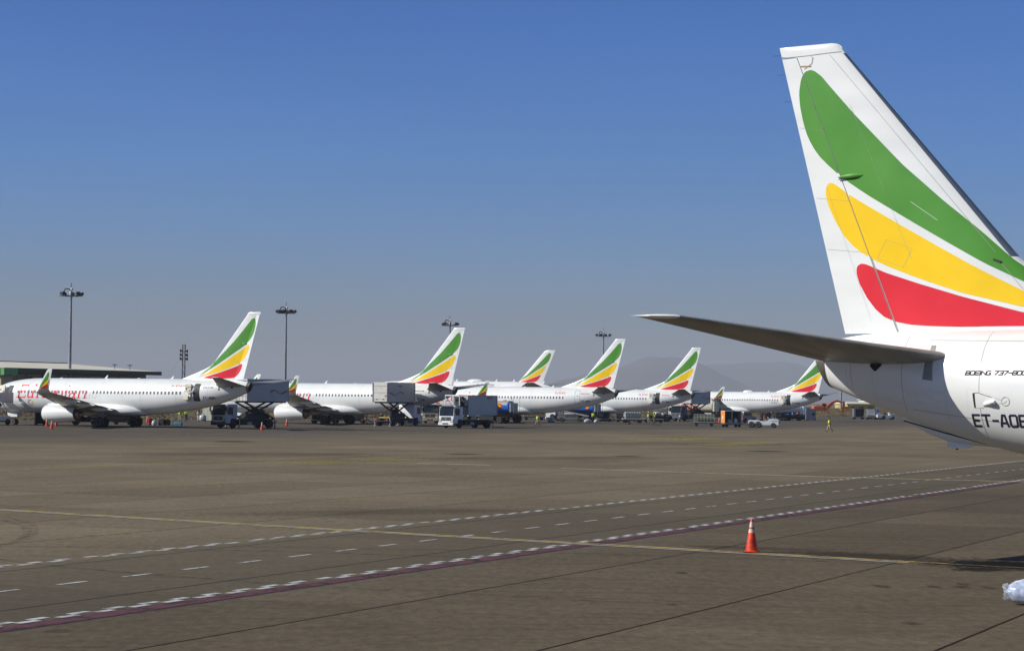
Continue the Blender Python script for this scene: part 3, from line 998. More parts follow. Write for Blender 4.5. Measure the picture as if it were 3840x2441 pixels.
# the near one shows its other side: no cabin windows of the far side needed
def copy_some(o, skipn):
    c = o.copy(); COL.objects.link(c)
    for ch in kids(o):
        if ch.name.split('.')[0] in skipn:
            continue
        copy_tree(ch, c)
    return c
planes[7] = copy_some(proto, {'cabin_window', 'cockpit_window'})
place_plane(planes[1], -34.7, 228.85, 150.2, 'leftmost white airliner, its winglet crossing the red Ethiopian name, rear door open')
place_plane(planes[2], -13.79, 272.2, 150.9, 'white airliner whose rear door is hidden by the raised pale grey catering box')
place_plane(planes[4], 8.9, 313.5, 152.6, 'white airliner registered ET-APK with its rear door shut')
place_plane(planes[5], 24.2, 359.2, 152.6, 'white airliner with open rear door, directly behind two vest-wearing workers standing together')
place_plane(planes[6], 51.3, 394.9, 150.9, 'farthest white airliner with a satellite dome on its roof, behind the tow tractor')
place_plane(planes[7], 14.16, 48.13, -34.0, 'huge near airliner tail at right, cut by the picture edge, registered ET-AO')
def rud(k, deg):
    for c in kids(planes[k]):
        if c.name.split('.')[0] == 'rudder':
            ax = (Vector((-(12 - 5.2) * .404, 0, 12 - 5.2))).normalized()
            c.rotation_mode = 'QUATERNION'
            from mathutils import Quaternion
            c.rotation_quaternion = Quaternion(ax, R(deg))
rud(1, -17); rud(2, -5); rud(4, -8); rud(5, -7); rud(6, -9)
for k, reg in ((1, 'ET-AQM'), (4, 'ET-APK'), (5, 'ET-ALK'), (6, 'ET-AVG'), (2, 'ET-AQN')):
    p = planes[k]
    airline_name(p, 5.98, 16.55, 3.14)
    registration(p, reg, 1, 32.44, 3.20, .27, .05)
    if k == 6:
        type_name(p, 1, 28.2, 3.35, 1)
    else:
        type_name(p, 1, 32.40, 4.40, 1, m=M_lred if k in (4, 5) else M_navy)
    text_on('airline_name_in_local_script', p, 'የኢትዮጵያ', .52, M_pink, skin(1, .008), 28.12, 4.32, sx=.95)
    rear_door(p, 'closed' if k == 4 else 'open')
p = planes[1]
front_door(p)
mb = MB()       # ring-shaped emblem under the name
pline(mb, arc(8.05, 2.6, .34, .3, 70, 290, 12), .05, skin(1, .008), M_navy)
pline(mb, arc(7.95, 2.62, .36, .34, 120, 250, 8), .04, skin(1, .008), M_pink)
pline(mb, [(8.05, 2.5), (8.3, 2.78), (8.35, 2.5), (8.15, 2.48)], .07, skin(1, .008), M_yellow)
mb.build('emblem', p)
mb = MB()
mb.lathe([(5.36, 1.0), (5.5, .95), (5.62, .8), (5.7, .45), (5.72, .0)], M_white, n=24, sc=(1.1, .5))
mb.v = [(v[0] + 30 - 22.9, v[1], v[2]) for v in mb.v]
mb.build('satellite_dome', planes[6])

# details that only the near tail shows
p = planes[7]
mb = MB()
letters(mb, 'ET-AOB', 33.235, 3.085, .255, .05, skin(-1, .006), M_navy, sx=1.15, gap=.27, d=-1)
mb.build('registration', p)
mb = MB()
x_ = letters(mb, 'BOEING ', 33.37, 4.272, .085, .027, skin(-1, .006), M_seal, sx=2.0, shear=.35, gap=.24, d=-1)
mb.build('maker_name', p)
mb = MB()
letters(mb, '737-800', x_, 4.272, .085, .027, skin(-1, .006), M_seal, sx=2.0, shear=.35, gap=.24, d=-1)
mb.build('type_name', p)
for row in ([(35.95, 3.62 + .06 * i) for i in range(14)], [(36.55 - .09 * i, 3.78 - .012 * i) for i in range(16)], [(33.9, 3.0 + .07 * i) for i in range(16)], [(36.75, 4.0 + .06 * i) for i in range(8)]):
    mb = MB()
    for a, b in row:
        strips(mb, rrect(a - .008, a + .008, b - .008, b + .008, .006, 2), skin(-1, .006), M_seal, rows=2, nx=1)
    mb.build('rivet_line', p)
mb = MB()
l = skin(-1, .008)
strips(mb, [(33.20, 3.86), (33.17, 3.50), (32.98, 3.50), (32.72, 3.57), (32.46, 3.60), (32.28, 3.64), (32.30, 3.70), (32.5, 3.73), (32.78, 3.80), (33.0, 3.86)], l, M_white, rows=10, nx=8)
mb.build('auxiliary_power_inlet', p)
mb = MB()
strips(mb, [(33.17, 3.845), (33.15, 3.51), (33.105, 3.51), (33.11, 3.845)], skin(-1, .010), M_seal, rows=8, nx=2)
pline(mb, [(33.13, 3.85), (33.02, 3.85), (32.8, 3.785), (32.66, 3.75)], .014, skin(-1, .010), M_seal)
pline(mb, [(32.62, 3.74), (32.4, 3.68)], .010, skin(-1, .010), M_seam)
pline(mb, arc(32.33, 3.66, .1, .1, 0, 360, 14), .012, skin(-1, .010), M_seam)
mb.build('inlet_slot', p)
mb = MB()       # the scoop that stands out of the skin and throws the small shadow
base = skin(-1, .0)
sec = []
for u, hgt in ((0, .01), (.25, .05), (.5, .10), (.75, .13), (.95, .10), (1, .02)):
    st = 32.9 - .32 * u
    z = 3.60 + .03 * u
    q = Vector(base(st, z))
    sec.append([(q.x, q.y - hgt * math.sin(a) - .005, q.z + .055 * math.cos(a)) for a in [math.pi * j / 8 for j in range(9)]])
mb.loft(sec, M_white, closed=False)
mb.build('inlet_scoop', p)
mb = MB()       # rivet rows around the inlet
for a, b in [(33.32, 3.9 - .06 * i) for i in range(8)] + [(33.28 - .08 * i, 3.95 - .02 * i) for i in range(11)] + [(33.2 - .09 * i, 3.44 + .015 * i) for i in range(10)]:
    strips(mb, rrect(a - .007, a + .007, b - .007, b + .007, .005, 2), skin(-1, .009), M_seam, rows=2, nx=1)
mb.build('rivet_row', p)
mb = MB()       # tail skid with its shoe and the seam above it
rings = []
for st, zt, zb, w in ((35.5, 3.25, 3.17, .03), (35.2, 3.2, 3.03, .12), (34.85, 3.1, 2.86, .18), (34.4, 2.95, 2.70, .21), (34.0, 2.84, 2.63, .21), (33.6, 2.76, 2.595, .18), (33.3, 2.68, 2.58, .12), (33.05, 2.62, 2.555, .04)):
    rings.append([(30 - st, w * math.cos(a_), zt + (zt - zb) * math.sin(a_) if math.sin(a_) < 0 else zt + .1 * math.sin(a_)) for a_ in [2 * math.pi * j / 20 for j in range(20)]])
mb.loft(rings, M_white)
sk = mb.build('tail_skid', p, smooth=50)
mb = MB()
for s_ in (1, -1):
    pline(mb, [(30 - 35.4, 3.17), (30 - 34.4, 2.905), (30 - 33.3, 2.645)], .03, lambda a, b, s_=s_: (a, s_ * .222, b), M_seal)
mb.build('skid_seam', sk)
mb = MB()
mb.prism([(30 - 34.36, 2.70), (30 - 34.36, 2.57), (30 - 34.2, 2.52), (30 - 33.9, 2.53), (30 - 33.6, 2.62)], .1, M_white)
mb.cyl((30 - 34.12, 0, 2.53), (30 - 34.12, 0, 2.49), .03, M_seal, n=8)
mb.build('drain_mast', p)
mb = MB()
q = Vector(skin(-1, .0)(34.6, 2.93))
mb.lathe([(-.06, .02), (-.02, .05), (.04, .045), (.07, .0)], M_strut, axis='X', o=tuple(q), n=10)
mb.build('position_light', p)

# ------------------------------------------------------------------ wide-body airliner behind the second and third tails
def build_widebody():
    root = thing('widebody_airliner', 'larger white airliner far behind, its tail rising between the second and third nearer tails', 'airliner', (6.7, 524, 0), 152)
    ft = pchip([0, 1, 2.5, 4, 7, 10, 42, 48, 52, 54], [4.6, 5.8, 6.9, 7.4, 7.85, 7.95, 7.95, 7.7, 7.2, 6.6])
    fb = pchip([0, 1, 2.5, 4, 7, 10, 34, 40, 46, 50, 54], [4.6, 3.6, 3.0, 2.75, 2.55, 2.5, 2.5, 3.0, 4.4, 5.3, 6.1])
    fw = pchip([0, 1, 2.5, 4, 7, 10, 34, 42, 48, 52, 54], [.02, 1.0, 1.75, 2.15, 2.45, 2.52, 2.52, 2.2, 1.4, .7, .2])
    OX = 50.0
    mb = MB()
    rings = []
    for st in [0, .2, .6, 1, 1.6, 2.5, 4, 5.5, 7, 10] + list(range(13, 42, 3)) + list(range(42, 55, 1)):
        t, b, w = ft(st), fb(st), fw(st)
        rings.append([(OX - st, w * math.cos(2 * math.pi * k / 32), (t + b) / 2 + (t - b) / 2 * math.sin(2 * math.pi * k / 32)) for k in range(32)])
    mb.loft(rings, M_white)
    mb.build('fuselage', root)
    le = lambda z: 44.3 + (z - 7.6) * .93
    te = lambda z: 51.2 + (z - 7.6) * .43
    mb = MB()
    rings = []
    for z in list(np.linspace(7.0, 15.4, 20)) + [15.6, 15.75, 15.82]:
        a, b = le(z) + max(0, z - 15.4) ** 2 * 4, te(z)
        ring = [(OX - (a + (b - a) * u), t * (b - a), z) for u, t in airfoil(10, .10)]
        rings.append(ring)
    mb.loft(rings, M_white)
    def mp(sd):
        def f(st, z):
            u = max(.001, (st - le(z)) / (te(z) - le(z)))
            t = .5 * (te(z) - le(z)) * (.2969 * math.sqrt(u) - .126 * u - .3516 * u * u + .2843 * u ** 3 - .1015 * u ** 4)
            return (OX - st, sd * (t + .02), z)
        return f
    def tr(poly):   # same three feathers, sheared to this fin
        out = []
        for st, z in poly:
            v = (z - 5.4) / 7.2
            z2 = 7.75 + v * 8.1
            u = (st - (30.95 + (z - 5.2) * .8624)) / (fin_te(z) - (30.95 + (z - 5.2) * .8624))
            u = max(.04, min(.9, .12 + u * .78)) if st > 32 else max(.03, .04 + u * .2)
            out.append((le(z2) + u * (te(z2) - le(z2)), z2))
        return out
    for sd in (1, -1):
        for poly, m in ((GREEN, M_green), (YELLOW, M_yellow), (RED, M_red)):
            strips(mb, tr(poly), mp(sd), m, rows=40, nx=8)
    mb.build('vertical_fin', root, smooth=40)
    for side in (1, -1):
        mb = MB()
        mb.loft([section(25.5 + (y - .8) * .72, y, 6.6 + (y - .8) * .12, 6.2 - (y - .8) * .5, .1, 7, side) for y in (.8, 4, 9.3)], M_grey)
        mb.build('horizontal_stabilizer', root)
        mb = MB()
        mb.loft([section(a, y, z, c, t, 6, side) for a, y, z, c, t in ((-2.5, 1.8, 3.0, 11, .13), (4.2, 8, 3.6, 6.6, .12), (15.3, 22.5, 4.9, 2.6, .1))], M_grey)
        w = mb.build('wing', root)
        mb = MB()
        mb.loft([section(a, y, z, c, .08, cant, side) for a, y, z, c, cant in ((15.3, 22.5, 4.9, 2.6, 6), (16.3, 23.3, 5.3, 2.2, 50), (18.6, 24.0, 8.3, 1.0, 78))], M_white)
        wl_ = mb.build('winglet', w)
        mb = MB()
        mb.lathe([(21.5, .9), (20, 1.3), (17.5, 1.38), (16.4, 1.2), (16.3, 1.05), (17, .98)], M_white, axis='X', n=24, caps=(True, False))
        mb.v = [(OX - v[0], v[1] + side * 7.9, v[2] + 2.0) for v in mb.v]
        mb.build('engine', root)
        mb = MB()
        mb.cyl((OX - 27.5, side * 4.6, .6), (OX - 27.5, side * 4.4, 3), .2, M_strut)
        g = mb.build('main_gear', root)
        for dx in (-.7, .7):
            for dy in (-.6, .6):
                wheel('gear_wheel', g, (OX - 27.5 + dx, side * 4.6 + dy, .58), .58, .45, n=14)
    mb = MB()
    mb.cyl((OX - 5, 0, .5), (OX - 5, 0, 3), .15, M_strut)
    g = mb.build('nose_gear', root)
    for dy in (-.3, .3):
        wheel('gear_wheel', g, (OX - 5, dy, .5), .5, .3, n=14)
    for st in (26.5, 38.0, 43.0):
        mb = MB()
        mb.prism([(OX - st + .3, 7.9), (OX - st - .2, 7.9), (OX - st - .45, 8.5), (OX - st - .25, 8.5)], .06, M_white)
        mb.build('blade_aerial', root)
    mb = MB()
    mb.lathe([(7.85, 2.0), (8.15, 1.8), (8.4, 1.2), (8.5, .5), (8.52, 0)], M_white, o=(OX - 32, 0, 0), n=24, sc=(1.2, .5))
    mb.build('satellite_dome', root)
    def sk(st, z):
        t, b, w = ft(st), fb(st), fw(st)
        q = max(-.99, min(.99, (z - (t + b) / 2) / ((t - b) / 2)))
        return (OX - st, w * math.sqrt(1 - q * q) + .02, z + .02)
    text_on('airline_name_in_local_script', root, 'የኢትዮጵያ አየር', .95, mat('grey_lettering', (.2, .2, .21), .5), sk, 33.5, 6.55, cut=.2)
    return root
build_widebody()
# ------------------------------------------------------------------ ground
D = Vector((.4335, .9012))          # direction of the apron road
NN = Vector((.9012, -.4335))        # across it (towards the camera side)
def rw(s, w): return (D.x * s + NN.x * w, D.y * s + NN.y * w)

def ground_material():
    m = bpy.data.materials.new('apron_concrete')
    m.use_nodes = True
    nt = m.node_tree
    L = nt.links
    b = nt.nodes['Principled BSDF']
    def nd(t, **k):
        n = nt.nodes.new(t)
        for a, v in k.items(): setattr(n, a, v)
        return n
    def mth(op, a, bb=None, c=None, clamp=False):
        n = nd('ShaderNodeMath', operation=op, use_clamp=clamp)
        for i, x in enumerate((a, bb, c)):
            if x is None: continue
            if isinstance(x, (int, float)): n.inputs[i].default_value = x
            else: L.new(x, n.inputs[i])
        return n.outputs[0]
    def mixc(f, a, bcol, mode='MIX'):
        n = nd('ShaderNodeMix', data_type='RGBA', blend_type=mode)
        for i, x in ((0, f), (6, a), (7, bcol)):
            if isinstance(x, (int, float)): n.inputs[i].default_value = x
            elif isinstance(x, tuple): n.inputs[i].default_value = (*x, 1)
            else: L.new(x, n.inputs[i])
        return n.outputs[2]
    def noise(vec, sc, det=5, rough=.55):
        n = nd('ShaderNodeTexNoise')
        n.inputs['Scale'].default_value = sc; n.inputs['Detail'].default_value = det; n.inputs['Roughness'].default_value = rough
        L.new(vec, n.inputs['Vector'])
        return n.outputs[0]
    def rng(v, a, c, lo, hi):
        n = nd('ShaderNodeMapRange')
        for i, x in enumerate((a, c, lo, hi)): n.inputs[i + 1].default_value = x
        L.new(v, n.inputs[0])
        return n.outputs[0]
    tc = nd('ShaderNodeTexCoord')
    P = tc.outputs['Object']
    sep = nd('ShaderNodeSeparateXYZ'); L.new(P, sep.inputs[0])
    X, Y = sep.outputs[0], sep.outputs[1]
    def mapped(rz, sc):
        n = nd('ShaderNodeMapping')
        n.inputs['Rotation'].default_value = (0, 0, R(rz)); n.inputs['Scale'].default_value = sc
        L.new(P, n.inputs[0]); return n.outputs[0]
    along = mth('ADD', mth('MULTIPLY', X, D.x), mth('MULTIPLY', Y, D.y))
    across = mth('ADD', mth('MULTIPLY', X, NN.x), mth('MULTIPLY', Y, NN.y))
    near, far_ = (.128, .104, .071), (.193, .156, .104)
    big = noise(P, .045, 4)
    mid = noise(P, .35, 5)
    fine = noise(mapped(-25, (1, .42, 1)), 5.2, 10, .78)
    streak = noise(mapped(8, (.22, 1.8, 1)), 2.2, 7, .7)       # tyre scuffs along the taxi direction
    streak2 = noise(mapped(-28, (.10, 1.1, 1)), 1.8, 7, .72)
    tone = mth('MULTIPLY', rng(big, .3, .7, .86, 1.10), rng(mid, .3, .7, .90, 1.07))
    tone = mth('MULTIPLY', tone, rng(fine, .34, .66, .72, 1.26))
    tone = mth('MULTIPLY', tone, rng(streak, .45, .75, 1.04, .80))
    tone = mth('MULTIPLY', tone, rng(streak2, .52, .76, 1.02, .74))
    # slabs: every bay has its own tone
    cmb = nd('ShaderNodeCombineXYZ')
    L.new(mth('FLOOR', mth('DIVIDE', mth('ADD', across, 202.7), 5.0)), cmb.inputs[0])
    L.new(mth('FLOOR', mth('DIVIDE', mth('ADD', along, 201.0), 7.5)), cmb.inputs[1])
    wn_ = nd('ShaderNodeTexWhiteNoise'); L.new(cmb.outputs[0], wn_.inputs['Vector'])
    tone = mth('MULTIPLY', tone, rng(wn_.outputs[0], 0, 1, .85, 1.09))
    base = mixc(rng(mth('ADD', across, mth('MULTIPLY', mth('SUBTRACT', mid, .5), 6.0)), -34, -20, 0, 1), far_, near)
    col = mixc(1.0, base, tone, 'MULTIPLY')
    # the darker asphalt strip between the two edge markings
    road = mth('MULTIPLY', rng(across, -28.3, -28.1, 0, 1), rng(across, -21.5, -21.3, 1, 0))
    col = mixc(mth('MULTIPLY', road, .38), col, (.092, .080, .062))
    stand = mth('ADD', mth('ADD', mth('MULTIPLY', X, -.851), mth('MULTIPLY', Y, .525)), mth('MULTIPLY', mth('SUBTRACT', mid, .5), 8.0))
    col = mixc(mth('MULTIPLY', rng(stand, 104, 126, 0, 1), .75), col, (.082, .074, .064))
    # saw-cut joints
    wob = mth('MULTIPLY', mth('SUBTRACT', noise(P, .8, 3), .5), .05)
    jd = mth('ABSOLUTE', mth('SUBTRACT', mth('PINGPONG', mth('ADD', mth('ADD', across, wob), 202.68), 2.5), 0.0))
    j1 = rng(jd, .022, .042, 1, 0)
    je = mth('ABSOLUTE', mth('PINGPONG', mth('ADD', mth('ADD', along, wob), 201.0), 3.75))
    j2 = mth('MULTIPLY', rng(je, .012, .03, .35, 0), rng(mid, .45, .6, 0, 1))
    jj = mth('MAXIMUM', mth('MULTIPLY', j1, rng(big, .2, .5, .6, 1)), j2)
    col = mixc(mth('MULTIPLY', jj, .95), col, (.012, .010, .008))
    # oil and tyre stains, the big patch at right with tail shadow painted in: (x, y, half length, half width, angle, strength)
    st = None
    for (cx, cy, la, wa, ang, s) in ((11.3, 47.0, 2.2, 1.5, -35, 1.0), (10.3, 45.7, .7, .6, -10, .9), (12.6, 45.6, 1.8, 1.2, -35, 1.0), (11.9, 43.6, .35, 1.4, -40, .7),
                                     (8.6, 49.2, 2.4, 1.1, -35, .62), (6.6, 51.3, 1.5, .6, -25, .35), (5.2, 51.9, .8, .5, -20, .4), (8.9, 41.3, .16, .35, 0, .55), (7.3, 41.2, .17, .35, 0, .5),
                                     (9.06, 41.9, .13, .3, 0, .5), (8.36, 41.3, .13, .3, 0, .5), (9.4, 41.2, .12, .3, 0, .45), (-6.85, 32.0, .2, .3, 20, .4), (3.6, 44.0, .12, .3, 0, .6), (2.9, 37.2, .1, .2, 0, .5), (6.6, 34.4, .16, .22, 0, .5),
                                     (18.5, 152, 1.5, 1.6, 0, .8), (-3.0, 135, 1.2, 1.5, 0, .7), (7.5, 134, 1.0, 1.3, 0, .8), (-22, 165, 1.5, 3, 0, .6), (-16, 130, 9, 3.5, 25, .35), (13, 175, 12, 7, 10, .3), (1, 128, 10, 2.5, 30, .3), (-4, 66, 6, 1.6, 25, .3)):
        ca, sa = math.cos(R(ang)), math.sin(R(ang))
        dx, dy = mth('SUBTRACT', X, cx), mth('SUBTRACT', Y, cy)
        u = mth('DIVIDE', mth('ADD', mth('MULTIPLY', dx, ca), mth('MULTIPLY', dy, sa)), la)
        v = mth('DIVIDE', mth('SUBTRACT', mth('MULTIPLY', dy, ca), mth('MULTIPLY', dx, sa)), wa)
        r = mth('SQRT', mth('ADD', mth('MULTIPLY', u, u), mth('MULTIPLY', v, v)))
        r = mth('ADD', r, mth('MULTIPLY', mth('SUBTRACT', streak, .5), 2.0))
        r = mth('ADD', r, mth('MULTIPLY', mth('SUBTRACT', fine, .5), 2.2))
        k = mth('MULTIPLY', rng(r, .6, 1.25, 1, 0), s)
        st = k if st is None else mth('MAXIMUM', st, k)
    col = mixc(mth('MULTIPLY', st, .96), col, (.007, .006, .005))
    # small spots everywhere
    sp = nd('ShaderNodeTexVoronoi'); sp.inputs['Scale'].default_value = .55; L.new(mapped(15, (1, 1, 1)), sp.inputs['Vector'])
    spot = mth('MULTIPLY', rng(sp.outputs['Distance'], .05, .11, 1, 0), rng(mid, .48, .6, 0, .7))
    col = mixc(spot, col, (.045, .038, .028))
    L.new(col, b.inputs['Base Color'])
    L.new(rng(fine, .3, .7, .78, .92), b.inputs['Roughness'])
    b.inputs['Specular IOR Level'].default_value = .04
    bp = nd('ShaderNodeBump'); bp.inputs['Strength'].default_value = .25; bp.inputs['Distance'].default_value = .01
    L.new(noise(P, 14, 4), bp.inputs['Height']); L.new(bp.outputs[0], b.inputs['Normal'])
    return m

def sheet(name, polys, m, z, kind='structure'):
    me = bpy.data.meshes.new(name)
    vs, fs = [], []
    for p in polys:
        o = len(vs); vs += [(q[0], q[1], z) for q in p]; fs.append(tuple(range(o, o + len(p))))
    me.from_pydata(vs, [], fs)
    me.materials.append(m)
    ob = bpy.data.objects.new(name, me)
    COL.objects.link(ob)
    ob['kind'] = kind
    return ob

M_dirt = mat('dry_ground', (.20, .155, .085), .95, var=.4, scale=.05)
sheet('ground', [[(-19000, -19000), (19000, -19000), (19000, 19000), (-19000, 19000)]], M_dirt, -.012)
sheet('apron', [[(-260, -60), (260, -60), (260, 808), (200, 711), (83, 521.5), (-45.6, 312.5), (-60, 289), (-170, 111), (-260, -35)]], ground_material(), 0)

def paint(name, col, wear, scale=2.0, most=.97):
    """road paint worn through to the concrete"""
    m = mat(name, col, .7, var=.25, scale=3)
    nt = m.node_tree
    out = nt.nodes['Material Output']; b = nt.nodes['Principled BSDF']
    tr = nt.nodes.new('ShaderNodeBsdfTransparent'); mx = nt.nodes.new('ShaderNodeMixShader')
    tc = nt.nodes.new('ShaderNodeTexCoord'); nz = nt.nodes.new('ShaderNodeTexNoise'); nz.inputs['Scale'].default_value = scale; nz.inputs['Detail'].default_value = 8; nz.inputs['Roughness'].default_value = .7
    rp = nt.nodes.new('ShaderNodeMapRange')
    rp.inputs['From Min'].default_value = wear - .06; rp.inputs['From Max'].default_value = wear + .10
    rp.inputs['To Min'].default_value = 0.12 * most; rp.inputs['To Max'].default_value = most
    nt.links.new(tc.outputs['Object'], nz.inputs['Vector']); nt.links.new(nz.outputs[0], rp.inputs['Value'])
    nt.links.new(rp.outputs[0], mx.inputs[0]); nt.links.new(tr.outputs[0], mx.inputs[1]); nt.links.new(b.outputs[0], mx.inputs[2]); nt.links.new(mx.outputs[0], out.inputs['Surface'])
    return m
P_white = paint('road_paint_white', (.54, .54, .51), .40)
P_red = paint('road_paint_red', (.12, .036, .042), .41, 1.6)
P_edge = paint('road_paint_black', (.035, .033, .035), .40, 1.5)
P_yel = paint('road_paint_yellow', (.50, .36, .10), .425, 1.2)
P_yel2 = paint('road_paint_faded_yellow', (.50, .43, .24), .38, .9)
P_yel3 = paint('road_paint_bright_yellow', (.50, .40, .06), .40, .8)

def lane(s0, s1, w0, w1):
    return [rw(s0, w0), rw(s1, w0), rw(s1, w1), rw(s0, w1)]
def jit(a): return random.uniform(-a, a)
zips, dashes = [], []
for base in (-21.31, -28.47):
    s = 18.0
    while s < 240:
        for row, off in ((0, 0.0), (1, .48)):
            a = s + off + jit(.03)
            if random.random() < .03: continue
            zips.append(lane(a, a + .50 + jit(.05), base - .17 * (1 - row) + (.0 if row == 0 else .004), base + .17 * row - (.004 if row == 0 else 0)))
        s += .985
s = 17.6
while s < 240:
    dashes.append(lane(s, s + .93 + jit(.05), -24.94, -24.82)); s += 2.065
sheet('roadway_edge_marking', zips, P_white, .008)
sheet('roadway_centre_marking', dashes, P_white, .008)
sheet('restraint_line_border', [lane(10, 240, -21.12, -20.60)], P_edge, .004)
sheet('restraint_line', [lane(10, 240, -21.06, -20.66)], P_red, .0075)
def strip_line(pts, w, off=0.0):
    out = []
    for (x0, y0), (x1, y1) in zip(pts[:-1], pts[1:]):
        d = Vector((x1 - x0, y1 - y0)).normalized(); n = Vector((-d.y, d.x))
        a, c = off + w / 2, off - w / 2
        out.append([(x0 + n.x * a, y0 + n.y * a), (x0 + n.x * c, y0 + n.y * c), (x1 + n.x * c, y1 + n.y * c), (x1 + n.x * a, y1 + n.y * a)])
    return out
main = [(-40, 82.2), (-15.74, 64.77), (-4.43, 56.63), (4.4, 50.64), (7.72, 48.32), (9.1, 47.41)]
sheet('yellow_guide_line', strip_line(main, .26, .17), P_yel, .012)
sheet('guide_line_white_edge', strip_line(main, .15, -.17), paint('road_paint_pale', (.48, .46, .40), .37, 1.0), .012)
sheet('guide_line_black_gap', strip_line(main, .13, -.03), P_edge, .010)
sheet('stained_shadowed_guide_line', strip_line([(9.1, 47.41), (10.0, 46.81)], .25, .17), paint('road_paint_grimy_shaded', (.27, .185, .05), .44, 1.5), .012)  # stained stretch of the line, some tail shadow painted into its colour
sheet('stained_shadowed_guide_line', strip_line([(10.0, 46.81), (11.25, 45.99), (22, 38.4)], .26, .17), paint('road_paint_stained_shaded', (.085, .06, .018), .45, 1.5), .012)  # darkest stretch: staining plus painted tail shadow
sheet('pale_guide_line', strip_line([(2.65, 109.45), (15.85, 100.45), (23.7, 97.39), (40, 86)], .46), P_yel2, .012)
sheet('short_guide_line', strip_line([(-5.15, 115.15), (-1.04, 113.3)], .55), P_yel2, .012)
sheet('curved_guide_line', strip_line([(-30, 82), (-23.86, 98.02), (-20.46, 106.7), (-16.08, 114.86), (-13.71, 120.16), (-10, 128), (-5, 137)], .18), P_yel3, .012)
def hatch(name, L_, B_, R_, T_, n=7, w=.13):
    q = []
    for i in range(n + 1):
        f = i / n
        a = (L_[0] + (B_[0] - L_[0]) * f, L_[1] + (B_[1] - L_[1]) * f); c = (T_[0] + (R_[0] - T_[0]) * f, T_[1] + (R_[1] - T_[1]) * f)
        q += strip_line([a, c], w)
    for i in (0, 1):
        a, c = ((L_, B_), (T_, R_))[i]
        q += strip_line([a, c], w)
    sheet(name, q[:n + 1], P_yel3, .012); sheet(name, q[n + 1:], P_yel3, .016)
hatch('stand_marking', (-13.32, 113.05), (-10.24, 111.43), (-7.69, 116.41), (-10.79, 117.33))
hatch('stand_marking', (-9.7, 120.4), (-7.24, 118.0), (-4.7, 122.2), (-7.4, 123.45))
hatch('stand_marking', (14.4, 193.6), (15.8, 190.9), (20.2, 200.4), (18, 203), w=.2)
hatch('stand_marking', (14.5, 171.7), (17.3, 168.7), (22.9, 180.5), (19.9, 181.4), w=.2)
hatch('stand_marking', (10.0, 194), (12, 188.5), (17, 196), (14, 199), w=.2)
sheet('far_guide_line', strip_line([(22.69, 174.57), (27.09, 172.27)], .5) + strip_line([(32.26, 168.37), (38.25, 164.63)], .4) + strip_line([(7.57, 198.0), (14, 197.5), (19.95, 197.0)], .6), P_yel2, .012)
sheet('far_white_line', strip_line([(-37.2, 179.92), (-14.18, 216.1), (0, 238)], .30) + strip_line([(-35.46, 192.12), (-29.56, 200.28)], .35) + strip_line([(20, 240), (46, 226)], .35) + strip_line([(36, 225), (44, 221)], .6), paint('road_paint_dull', (.36, .35, .32), .46, .5), .012)

# tyre marks left by tugs and trucks
P_tyre = paint('tyre_mark_rubber', (.05, .045, .04), .56, 2.5, .42)
tm_ = []
rt = random.Random(11)
for i in range(18):
    cx, cy = rt.uniform(-24, 30), rt.choice((rt.uniform(62, 150), rt.uniform(62, 150), rt.uniform(34, 62)))
    rad, a0, da = rt.uniform(8, 40), rt.uniform(0, 360), rt.uniform(25, 80)
    for off in (-.85, .85):
        pts = [(cx + (rad + off) * (math.cos(R(a0 + da * k / 18)) - math.cos(R(a0))), cy + (rad + off) * (math.sin(R(a0 + da * k / 18)) - math.sin(R(a0)))) for k in range(19)]
        tm_ += strip_line(pts, rt.uniform(.16, .26))
sheet('tyre_mark', tm_, P_tyre, .005)
